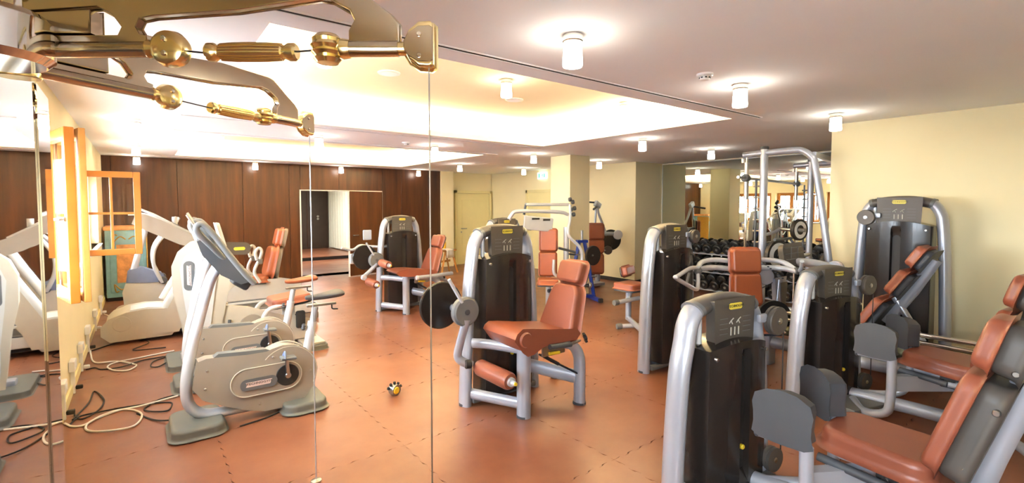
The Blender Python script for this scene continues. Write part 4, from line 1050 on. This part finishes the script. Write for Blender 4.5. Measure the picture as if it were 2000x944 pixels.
# ================================================================== CARDIO MACHINES
def stadium(cx, cz, w, h_, n=8): return rounded(w, h_, h_ / 2 - .0005, n, cx, cz)
def oval_badge(T, cx, y, cz, w, h_, ang=0.0, vertical=False):
    mx = Matrix.Translation((cx, y, cz)) @ Matrix.Rotation(R(ang), 4, 'Y')
    if vertical: mx = mx @ Matrix.Rotation(R(90), 4, 'Y')
    b = MB().prism(rounded(w, h_, h_ / 2 - .001, 8), -.004, .004, 'xz', .0015, 1, mx).obj('badge', 'gray', T, 'dark oval maker badge')
    pl_ = MB().prism([(-w * .36, -h_ * .2), (w * .3, -h_ * .2), (w * .33, h_ * .02), (w * .36, h_ * .22), (-w * .36, h_ * .22), (-w * .33, 0)], -.0055, -.003, 'xz', 0, 1, mx).obj('name_plate', 'pinkmark', b)
    lettering('TECHNOGYM', 'ink', h_ * .3, mx @ Matrix.Translation((0, -.0065, .005)) @ Matrix.Rotation(R(90), 4, 'X'), b, wide=w * .68 / (h_ * .3 * 6.2))
    return b
def saddle(T, x, z, m):
    mb = MB()
    secs = [(-.15, .012, .02, .0), (-.14, .022, .035, .0), (-.08, .028, .045, .0), (-.02, .045, .05, .004), (.05, .085, .055, .012), (.11, .108, .058, .02), (.145, .1, .05, .02), (.165, .06, .03, .012)]
    rings = []
    for (dx, hw, th, lift) in secs:
        ring = []
        for k in range(12):
            a = 2 * math.pi * k / 12
            cy, cz = math.cos(a), math.sin(a)
            ring.append(mb.bm.verts.new((x + dx, hw * cy, z + lift + (th * .45 * cz if cz > 0 else th * .75 * cz))))
        rings.append(ring)
    for A, B in zip(rings, rings[1:]):
        for k in range(12): mb.bm.faces.new((A[k], A[(k + 1) % 12], B[(k + 1) % 12], B[k]))
    mb.bm.faces.new(rings[0]); mb.bm.faces.new(rings[-1])
    o_ = mb.obj('saddle', m, T)
    sd = o_.modifiers.new('round', 'SUBSURF'); sd.levels = 1; sd.render_levels = 1
    return o_
def bike(label, yc, seat_m, xc=.7):
    T = thing('exercise_bike', label, 'exercise bike', (xc, yc, 0), 0, 'upright exercise bikes by the window')
    X = lambda pts: [(p[0] - .7, p[1]) for p in pts]
    body = [(.31, .50), (.285, .33), (.34, .245), (.48, .165), (.62, .10), (.74, .065), (.9, .06), (1.02, .10), (1.09, .19), (1.115, .31), (1.09, .41), (1.03, .48), (.95, .515), (.87, .525), (.8, .51), (.76, .495), (.62, .495), (.45, .51), (.36, .515)]
    bo = MB().prism(X(body), -.095, .095, 'xz', .018, 3).obj('shell', 'taupe', T)
    MB().prism(X([(.40, .505), (.44, .535), (.62, .522), (.755, .515), (.775, .505), (.76, .48), (.62, .485), (.45, .5)]), -.06, .06, 'xz', .01).obj('top_strip', 'gray', T)
    arc = [(.91 + .215 * math.cos(R(a)), 0, .31 + .215 * math.sin(R(a))) for a in range(140, -31, -10)]
    MB().tube([(p[0] - .7, -.09, p[2]) for p in arc], .007, n=6).tube([(p[0] - .7, .09, p[2]) for p in arc], .007, n=6).obj('wheel_rim', 'beige', T)
    for s in (-1, 1):
        pn = MB().prism(X(stadium(.755, .30, .50, .215)), min(s * .09, s * .108), max(s * .09, s * .108), 'xz', .006).obj('side_panel', 'taupe', T)
        rim = [(p[0] - .7, s * .1075, p[1]) for p in stadium(.755, .30, .50, .215)]
        MB().tube(rim, .005, n=6, closed=True).obj('panel_rim', 'beige', pn)
        MB().disc((.90 - .7, s * .109, .305), (0, 1, 0), .085, .012, .003, 28).obj('crank_disc', 'black', pn)
        for (bx, bz) in ((.36, .44), (.345, .31), (.70, .115), (.80, .46), (1.08, .3)):
            MB().disc((bx - .7, s * .096, bz), (0, 1, 0), .009, .008, .002, 10).obj('screw', 'steel', bo)
        ca = R(94 if s < 0 else 274)
        ex, ez = .90 - .7 + .16 * math.cos(ca), .305 + .16 * math.sin(ca)
        MB().tube([(.2, s * .125, .305), (ex, s * .135, ez)], [.017, .013], n=10, ry=None).obj('crank', 'steel', T)
        MB().disc((.2, s * .127, .305), (0, 1, 0), .022, .024, .004, 16).obj('crank_hub', 'steel', T)
        pd = MB().box((ex, s * .19, ez), (.11, .09, .022), rot=(0, R(4), 0), bev=.009).obj('pedal', 'gray', T)
        MB().tube([(ex - .03, s * .15, ez), (ex - .02, s * .19, ez + .045), (ex - .03, s * .235, ez)], .006, n=6, sm=4, ry=.014).obj('strap', 'bluegray', pd)
    oval_badge(T, .695 - .7, -.113, .285, .255, .085)
    # front tube sweeping down and under the shell
    MB().tube([(.47 - .7, 0, 1.22), (.40 - .7, 0, 1.08), (.33 - .7, 0, .82), (.265 - .7, 0, .55), (.235 - .7, 0, .32), (.25 - .7, 0, .19), (.31 - .7, 0, .115), (.42 - .7, 0, .085), (.7 - .7, 0, .08), (.98 - .7, 0, .075)], .038, n=18, sm=5, ry=.046, up=(0, 1, 0)).obj('frame_tube', 'white_silver', T)
    # feet
    for (x0, x1, nm) in ((.13, .46, 'front_foot'), (.86, 1.18, 'rear_foot')):
        po = rounded(x1 - x0, .46, .085, 6, (x0 + x1) / 2 - .7, 0)
        MB().prism(po, 0.012, .085, 'xy', .022, 3).obj(nm, 'footgray', T)
        MB().prism([(p[0], p[1]) for p in rounded(x1 - x0 - .02, .44, .08, 6, (x0 + x1) / 2 - .7, 0)], 0, .014, 'xy').obj('rubber_sole', 'black', T)
    # seat post and saddle
    MB().tube([(1.05 - .7, 0, .3), (1.125 - .7, 0, .68)], .036, n=14).obj('seat_tube', 'white_silver', T)
    MB().tube([(1.125 - .7, 0, .66), (1.15 - .7, 0, .80)], .026, n=12).obj('seat_post', 'silver', T)
    MB().box((1.2 - .7, 0, .812), (.24, .035, .02), bev=.005).obj('seat_rail', 'steel', T)
    knob(T, (1.06 - .7, 0, .64), (-1, 0, .2), .026, 'dgray')
    MB().tube([(1.28 - .7, -.02, .805), (1.285 - .7, -.02, .77), (1.33 - .7, -.02, .762)], .006, n=6, sm=3).obj('seat_lever', 'black', T)
    saddle(T, 1.22 - .7, .885, seat_m)
    # console and bars
    MB().prism(X([(.335, 1.385), (.37, 1.40), (.64, 1.12), (.635, 1.085), (.59, 1.075), (.47, 1.15), (.36, 1.30)]), -.13, .13, 'xz', .014, 2).obj('console', 'dgray', T)
    MB().prism([(-.1, -.11), (.1, -.11), (.1, .11), (-.1, .11)], 0, .006, frame_mx((.49 - .7, 0, 1.277), (0, 1, 0), (-.69, 0, .72)), .002).obj('screen', 'screen', T)
    for s in (-1, 1):
        MB().tube([(.50 - .7, s * .1, 1.24), (.40 - .7, s * .17, 1.36), (.325 - .7, s * .215, 1.45), (.31 - .7, s * .225, 1.50), (.35 - .7, s * .225, 1.515), (.42 - .7, s * .225, 1.43), (.5 - .7, s * .225, 1.30), (.60 - .7, s * .22, 1.15), (.665 - .7, s * .21, 1.07)], .021, n=12, sm=4).obj('handlebar', 'gray', T)
        if s > 0: MB().tube([(.28 - .7, s * .12, 1.58), (.36 - .7, s * .12, 1.44), (.42 - .7, s * .11, 1.32)], .011, n=10).obj('upright_grip', 'steel', T)
    MB().box((.6 - .7, 0, 1.06), (.12, .2, .07), rot=(0, R(35), 0), bev=.02).obj('tray', 'black', T)
    return T
bike('nearest exercise bike with grey shell and dark grey saddle, beside the mirrored panel', 4.22, 'dgray')
bike('exercise bike with orange-brown saddle, second from the mirrored panel', 5.25, 'orange_leather', .77)

# ---- beige seated trainer with tall column
o = (.5, 6.1)
T = thing('seated_trainer', 'beige seated trainer with rounded tall column and flat brown seat behind the bikes', 'cardio machine', (o[0], o[1], 0))
X = lambda pts: [(p[0] - o[0], p[1]) for p in pts]
col = [(.38, .05), (.33, .5), (.275, .78), (.27, 1.03), (.32, 1.16), (.42, 1.25), (.54, 1.28), (.66, 1.24), (.73, 1.14), (.745, 1.0), (.71, .75), (.64, .4), (.62, .05)]
MB().prism(X(col), -.15, .15, 'xz', .03, 3).obj('column', 'beige', T)
ins = [(.39, .3), (.34, .75), (.32, 1.0), (.36, 1.12), (.45, 1.17), (.60, 1.13), (.64, 1.02), (.60, .75), (.54, .3)]
for s in (-1, 1): MB().prism(X(ins), min(s * .14, s * .165), max(s * .14, s * .165), 'xz', .01).obj('side_panel', 'pale', T)
oval_badge(T, .385 - o[0], -.17, .93, .30, .09, vertical=True)
MB().prism(X([(.6, .12), (.6, .5), (.72, .55), (.95, .5), (1.25, .38), (1.55, .3), (1.6, .12)]), -.13, .13, 'xz', .025, 3).obj('low_body', 'beige', T)
MB().disc((.95 - o[0], -.135, .33), (0, 1, 0), .12, .012, .004, 28).obj('cover_disc', 'taupe', T)
for s in (-1, 1):
    MB().tube([(.42 - o[0], s * .12, .05), (.40 - o[0], s * .2, .5), (.47 - o[0], s * .2, .95), (.52 - o[0], s * .18, 1.15)], .035, n=12, sm=4).obj('frame_tube', 'white_silver', T)
for (dx, dz, y) in ((.12, .32, -.22), (.1, .5, .22)):
    px = .6 + dx - o[0]
    MB().tube([(.74 - o[0], y * .65, .42), (px, y * .8, dz)], .016, n=8).obj('crank', 'dgray', T)
    pd = MB().box((px, y, dz), (.07, .1, .15), rot=(0, R(20), 0), bev=.015).obj('pedal', 'black', T)
    MB().box((px + .045, y, dz), (.02, .08, .1), rot=(0, R(20), 0), bev=.006).obj('pedal_face', 'beige', pd)
pad(T, 'seat', (1.36 - o[0], -.02, .57), (1, 0, .12), (0, 1, 0), .42, .4, .075, 'leather', r=.06, bev=.025, back='black')
for s in (-1, 1):
    MB().tube([(1.28 - o[0], s * .2, .52), (1.12 - o[0], s * .22, .5), (1.05 - o[0], s * .22, .4), (1.08 - o[0], s * .2, .28), (1.2 - o[0], s * .16, .24)], .025, n=12, sm=4).obj('side_handle', 'pale', T)
MB().box((1.36 - o[0], 0, .42), (.12, .14, .26), bev=.02).obj('seat_post', 'pale', T)
MB().box((1.45 - o[0], -.17, .33), (.1, .06, .2), bev=.02).obj('adjuster', 'black', T)
for (x, nm, y0) in ((.33, 'front_foot', 0), (1.55, 'rear_foot', -.1)):
    MB().prism(rounded(.3, .62, .07, 6, x - o[0], y0), 0, .055, 'xy', .015).obj(nm, 'footgray', T)
MB().box((1.55 - o[0], -.12, .07), (.24, .5, .03), rot=(0, 0, 0), bev=.008).obj('foot_tread', 'beige', T)
MB().box((.9 - o[0], 0, .07), (1.2, .12, .06), bev=.015).obj('base_beam', 'silver', T)
MB().tube([(.52 - o[0], -.1, 1.2), (.46 - o[0], -.14, 1.3), (.42 - o[0], -.17, 1.42)], .02, n=10).obj('handle', 'white_silver', T)

# ---- treadmill
o = (.4, 7.72)
T = thing('treadmill', 'beige treadmill with rounded motor hood and slanted uprights facing the windows', 'treadmill', (o[0], o[1], 0))
X = lambda pts: [(p[0] - o[0], p[1]) for p in pts]
hood = [(-.3, .08), (-.36, .14), (-.36, .22), (-.3, .29), (-.15, .345), (.02, .365), (.22, .35), (.42, .32), (.36, .22), (.26, .08)]
MB().prism(X(hood), -.42, .42, 'xz', .035, 3).obj('motor_hood', 'beige', T)
MB().prism(X([(-.12, .36), (.05, .378), (.2, .362), (.2, .34), (-.12, .34)]), -.2, .2, 'xz', .006).obj('hood_top', 'pale', T)
for s in (-1, 1):
    MB().disc((-.2 - o[0], s * .42, .25), (0, 1, 0), .09, .012, .004, 24).obj('hood_disc', 'beige', T)
    MB().prism(X([(.12, .1), (.34, .1), (.60, .78), (.68, 1.12), (.60, 1.14), (.50, .84)]), min(s * .43, s * .37), max(s * .43, s * .37), 'xz', .02, 3).obj('upright', 'beige', T)
    MB().tube([(.22 - o[0], s * .36, .38), (.50 - o[0], s * .36, .9), (.60 - o[0], s * .36, 1.1)], .03, n=12, ry=.05).obj('upright_tube', 'pale', T)
    MB().box((1.15 - o[0], s * .36, .17), (1.75, .11, .13), bev=.02).obj('side_rail', 'pale', T)
    MB().box((1.15 - o[0], s * .36, .236), (1.7, .09, .008)).obj('rail_tread', 'dgray', T, smooth=False)
    MB().prism(X([(-.04, 1.44), (-.02, 1.50), (.05, 1.51), (.2, 1.44), (.45, 1.29), (.68, 1.2), (.7, 1.14), (.6, 1.12), (.4, 1.19), (.15, 1.33), (.0, 1.41)]), min(s * .43, s * .31), max(s * .43, s * .31), 'xz', .03, 3).obj('handrail', 'taupe', T)
    MB().tube([(-.03 - o[0], s * .3, 1.62), (.15 - o[0], s * .3, 1.53), (.32 - o[0], s * .3, 1.42)], .014, n=10).obj('grip_rod', 'white_silver', T)
MB().box((1.15 - o[0], 0, .19), (1.75, .6, .03), bev=.006).obj('belt', 'black', T)
MB().box((.95 - o[0], 0, .09), (1.9, .7, .06)).obj('underframe', 'black', T, smooth=False)
MB().prism(X([(.02, 1.47), (.06, 1.53), (.3, 1.42), (.5, 1.3), (.48, 1.22), (.25, 1.3)]), -.32, .32, 'xz', .02, 2).obj('console', 'pale', T)
MB().prism([(-.2, -.1), (.2, -.1), (.2, .1), (-.2, .1)], 0, .01, frame_mx((.3 - o[0], 0, 1.435), (0, 1, 0), (-.88, 0, .45)), .003).obj('screen', 'screen', T)
MB().tube([(.36 - o[0], -.1, 1.5), (.36 - o[0], -.1, 1.34)], .03, n=10).obj('cup_holder', 'pale', T)
for s in (-1, 1): MB().disc((-.02 - o[0], s * .3, .045), (0, 1, 0), .045, .05, .006, 16).obj('transport_wheel', 'black', T)
MB().box((1.95 - o[0], 0, .05), (.2, .76, .1), bev=.02).obj('end_cap', 'taupe', T)

# ---- recumbent bike with brown back
o = (1.3, 8.85)
T = thing('recumbent_bike', 'recumbent bike with tall shiny brown backrest and small screen on an arm', 'exercise bike', (o[0], o[1], 0))
X = lambda pts: [(p[0] - o[0], p[1]) for p in pts]
MB().prism(X([(1.05, .1), (1.1, .3), (1.25, .42), (1.85, .42), (2.1, .36), (2.15, .12)]), -.2, .2, 'xz', .03, 3).obj('body', 'pale', T)
MB().prism(X([(.7, .1), (.62, .5), (.7, .72), (.95, .74), (1.3, .62), (1.45, .5), (1.3, .3), (1.15, .1)]), -.16, .16, 'xz', .03, 3).obj('nose_shell', 'beige', T)
MB().tube([(.75 - o[0], 0, .7), (.85 - o[0], 0, 1.0), (.97 - o[0], 0, 1.15)], .04, n=12).obj('console_stem', 'silver', T)
MB().prism(rounded(.34, .4, .04), -.025, .025, frame_mx((1.0 - o[0], 0, 1.18), (0, 1, 0), (-.25, 0, 1)), .012).obj('monitor', 'pale', T)
MB().prism(rounded(.27, .3, .02), .024, .028, frame_mx((1.0 - o[0], 0, 1.18), (0, 1, 0), (-.25, 0, 1))).obj('screen', 'screen', T)
cb = MB().prism(rounded(.36, .16, .07), -.13, .13, 'xz', .02, 3, Matrix.Translation((1.2 - o[0], -.02, .97)) @ Matrix.Rotation(R(4), 4, 'Y')).obj('control_head', 'header', T)
MB().prism(rounded(.16, .05, .024), -.135, -.13, 'xz', 0, 1, Matrix.Translation((1.24 - o[0], -.02, .965))).obj('badge', 'yellowmark', cb)
lean = Vector((.22, 0, 1)).normalized()
pad(T, 'backrest', (1.7 - o[0], 0, .72), (0, -1, 0), lean, .44, .5, .11, 'orange_leather', r=.1, bev=.045, back='taupe', bt=.07)
pad(T, 'headrest', (1.83 - o[0], 0, 1.12), (0, -1, 0), lean, .26, .28, .09, 'orange_leather', r=.05, bev=.035, back='taupe', bt=.07)
pad(T, 'seat', (1.45 - o[0], 0, .46), (0, -1, 0), (1, 0, -.05), .44, .42, .1, 'orange_leather', r=.1, bev=.04, back='gray', bt=.03)
MB().tube([(1.78 - o[0], 0, .35), (1.86 - o[0], 0, .8), (1.95 - o[0], 0, 1.2)], .03, n=10, ry=.05, up=(0, 1, 0)).obj('back_post', 'taupe', T)
for s in (-1, 1):
    MB().tube([(1.5 - o[0], s * .28, .42), (1.42 - o[0], s * .29, .6), (1.5 - o[0], s * .29, .8), (1.53 - o[0], s * .29, .92), (1.49 - o[0], s * .29, .97), (1.44 - o[0], s * .29, .9), (1.46 - o[0], s * .29, .78)], .024, n=10, sm=4).obj('side_handle', 'pale', T)
    MB().box((1.5 - o[0], s * .29, .76), (.08, .05, .1), bev=.02).obj('handle_joint', 'gray', T)
    MB().box((.86 - o[0], s * .22, .4), (.1, .1, .05), rot=(0, R(50), 0), bev=.012).obj('pedal', 'black', T)
    MB().tube([(.9 - o[0], s * .17, .45), (.86 - o[0], s * .19, .4)], .015, n=8).obj('crank', 'steel', T)
for x in (.85, 2.0): MB().prism(rounded(.16, .6, .06, 5, x - o[0], 0), 0, .1, 'xy', .015).obj('foot', 'footgray', T)

# ---- cross trainer near the cabinet
o = (.2, 9.75)
T = thing('cross_trainer', 'pale cross trainer with blue-grey cowl and curved swing arms near the painted cabinet', 'cardio machine', (o[0], o[1], 0))
X = lambda pts: [(p[0] - o[0], p[1]) for p in pts]
MB().prism(X([(-.18, .06), (-.2, .3), (-.14, .5), (.1, .5), (.3, .42), (.42, .25), (.44, .06)]), -.22, .22, 'xz', .04, 3).obj('body', 'pale', T)
MB().prism(X([(-.17, .47), (-.15, .63), (.0, .66), (.26, .55), (.3, .45), (.1, .45)]), -.23, .23, 'xz', .02, 2).obj('cowl', 'bluegray', T)
MB().tube([(-.1 - o[0], 0, .6), (.0 - o[0], 0, 1.0), (.1 - o[0], 0, 1.4)], .045, n=12).obj('mast', 'white_silver', T)
MB().prism(X([(.0, 1.36), (.04, 1.5), (.2, 1.46), (.28, 1.32), (.2, 1.25)]), -.2, .2, 'xz', .03, 2).obj('console', 'pale', T)
for s in (-1, 1):
    MB().tube([(.26 - o[0], s * .27, .42), (.16 - o[0], s * .3, .7), (.17 - o[0], s * .3, .95), (.28 - o[0], s * .3, 1.15), (.42 - o[0], s * .28, 1.3), (.5 - o[0], s * .25, 1.45)], .028, n=12, sm=4).obj('swing_arm', 'white_silver', T)
    MB().disc((.27 - o[0], s * .26, .46), (0, 1, 0), .06, .06, .01, 18).obj('arm_joint', 'dgray', T)
    MB().box((.85 - o[0], s * .15, .24), (.42, .14, .05), rot=(0, R(-6), 0), bev=.02).obj('foot_plate', 'dgray', T)
    MB().tube([(.3 - o[0], s * .15, .26), (1.3 - o[0], s * .15, .16)], .03, n=10).obj('rail', 'silver', T)
MB().box((1.3 - o[0], 0, .06), (.16, .6, .12), bev=.03).obj('rear_foot', 'footgray', T)
MB().box((.1 - o[0], 0, .03), (.6, .5, .06), bev=.015).obj('base', 'taupe', T)

# ================================================================== CABLE MACHINE ON THE WINDOW WALL
o = (XL, 2.18)
T = thing('cable_machine', 'mirror polished wall cable machine with two long chrome arms overhead', 'gym machine', (o[0], o[1], 0))
P = lambda x, y, z: (x - o[0], y - o[1], z)
MB().box(P(-.42, 2.05, 1.06), (.19, 1.86, 2.10), bev=.01).obj('cabinet', 'gray', T)
MB().box(P(-.315, 1.86, 1.06), (.018, 1.5, 2.12)).obj('mirror_plate', 'panel_mirror', T, smooth=False)
MB().box(P(-.312, 2.80, 1.06), (.018, .37, 2.12), rot=(0, 0, R(.9))).obj('mirror_plate', 'panel_mirror', T, smooth=False)
MB().box(P(-.40, 2.1, 2.16), (.22, .7, .12), bev=.03).obj('arm_mount', 'bronze', T)
MB().lathe([(0, 0), (.13, 0), (.15, .02), (.15, .12), (.13, .14), (0, .14)], P(-.33, 1.98, 2.05), n=32).obj('mount_dome', 'chrome', T)
outline = [(.02, .0), (.45, .0), (.45, .042), (.428, .047), (.416, .067), (.428, .09), (.47, .098), (.73, .114), (.98, .148), (1.02, .142), (1.075, .112), (1.088, .085), (1.07, .055), (1.07, .0), (1.22, .0), (1.222, .075), (1.20, .10), (1.055, .205), (1.03, .212), (.76, .214), (.3, .16), (.02, .145),
           (.02, .108), (.30, .125), (.345, .102), (.372, .066), (.36, .044), (.02, .044)]
def arm(a, b, z0, sc=1.0, dh=0.0):
    a = Vector(P(a[0], a[1], z0)); b = Vector(P(b[0], b[1], z0))
    u = (b - a).normalized()
    mx = frame_mx(a, u, (0, 0, 1)) @ Matrix.Diagonal((sc, 1, 1, 1))
    A = MB().prism(outline, -.014, .014, 'xy', .005, 2, mx).obj('arm', 'bronze', T)
    at = lambda s, z, w=0.0: mx @ Vector((s, z, w))
    MB().tube([at(.02, .005), at(.45, .005)], .024, n=16).obj('arm_tube', 'bronze', A)
    MB().tube([at(1.07, .005), at(1.22, .005)], .024, n=16).obj('arm_tube', 'bronze', A)
    MB().box(at(.19, .077), (.02, .06, .06)).obj('arm_core', 'bronze', A) if False else None
    bx = MB().prism([(.08, .046), (.285, .046), (.285, .114), (.08, .106)], -.022, .022, 'xy', .006, 2, mx).obj('housing', 'bronze', A)
    MB().tube([at(.04, -.01), at(.04, .15)], .034, n=20).obj('pivot', 'chrome', A)
    for z in (-.03, .15): MB().lathe([(0, 0), (.045, 0), (.048, .006), (.048, .02), (.04, .026), (0, .026)], at(.04, z), (0, 0, 1), 20).obj('pivot_cap', 'gold', A)
    # pulley heads
    def head(s, flip):
        q = MB().lathe([(0, -.03), (.035, -.03), (.048, -.022), (.054, 0), (.048, .022), (.035, .03), (0, .03)], at(s, .005), mx.to_3x3() @ Vector((0, 0, 1)), 26).obj('pulley_head', 'gold', A)
        MB().lathe([(.022, 0), (.028, .01), (.024, .03), (.03, .04)], at(s + (-.075 if not flip else .075), .005), u if not flip else -u, 16).obj('neck', 'gold', q)
        for z in (-.02, .022): MB().disc(at(s, .005 + z, -.031 if True else 0), mx.to_3x3() @ Vector((0, 0, 1)), .008, .01, .002, 10).obj('screw', 'chrome', q)
        for z in (-.02, .022): MB().disc(at(s, .005 + z, .031), mx.to_3x3() @ Vector((0, 0, 1)), .008, .01, .002, 10).obj('screw', 'chrome', q)
    head(.515, False)
    # ribbed swivel head facing the handle
    q = MB().lathe([(0, -.045), (.03, -.042), (.04, -.03), (.034, -.024), (.046, -.012), (.04, -.004), (.048, .006), (.042, .016), (.044, .026), (.03, .04), (0, .044)], at(1.0, .005), (0, 0, 1), 24).obj('swivel_head', 'gold', A)
    MB().lathe([(.024, 0), (.03, .012), (.026, .035)], at(1.035, .005), u, 16).obj('neck', 'gold', q)
    MB().tube([at(.56, .0), at(.70 + dh, -.006), at(.96 + dh, -.004), at(.97, .002)], .0028, n=6).obj('cable', 'black', A)
    prof = [(0, -.012), (.022, -.012), (.027, -.006), (.027, .01), (.02, .02), (.019, .026)] + [(.0225, .03), (.0255, .11), (.0255, .13), (.0225, .21)] + [(.019, .214), (.02, .22), (.026, .232), (.026, .248), (.02, .254), (0, .254)]
    hd = MB().lathe(prof, at(.715 + dh, -.004), u, 24).obj('handle', 'gold', A)
    for k in range(16):
        an = 2 * math.pi * k / 16; side = mx.to_3x3() @ Vector((0, math.cos(an), math.sin(an)))
        MB().tube([at(.715 + dh, -.004) + u * .03 + side * .0225, at(.715 + dh, -.004) + u * .07 + side * .0248, at(.715 + dh, -.004) + u * .12 + side * .0258, at(.715 + dh, -.004) + u * .17 + side * .0248, at(.715 + dh, -.004) + u * .21 + side * .0225], .0028, n=5).obj('handle_rib', 'gold', hd)
    # end pulley: D shaped block with the hanging cable
    D = [(1.24, -.005), (1.255, -.03), (1.285, -.05), (1.32, -.052), (1.33, -.045), (1.33, .072), (1.32, .08), (1.285, .078), (1.255, .055), (1.24, .025)]
    e = MB().prism(D, -.022, .022, 'xy', .008, 3, mx).obj('end_pulley', 'gold', A)
    MB().tube([at(1.22, .005), at(1.25, .005)], .02, n=14).obj('neck', 'gold', e)
    MB().prism([(x * .985 + .0185, z * .8 + .002) for x, z in D], -.0235, .0235, 'xy', .002, 1, mx).obj('face_plate', 'bronze', e)
    for z in (-.02, .04):
        for w in (-.025, .025): MB().disc(at(1.287, z, w), mx.to_3x3() @ Vector((0, 0, 1)), .007, .006, .002, 10).obj('screw', 'chrome', e)
    p = at(1.313, -.04); f_ = Vector((p.x, p.y, .01))
    MB().tube([p, f_], .0032 if sc == 1.0 else .0024, n=8).obj('hanging_cable', 'white_silver' if sc == 1.0 else 'steel', T)
    MB().lathe([(0, 0), (.03, 0), (.03, .008), (.012, .014), (0, .014)], (p.x, p.y, 0), n=16).obj('floor_anchor', 'steel', T)
arm((-.33, 2.29), (.75, 2.94), 2.105)
arm((-.30, 2.075), (.667, 1.325), 2.105, .955, -.075)
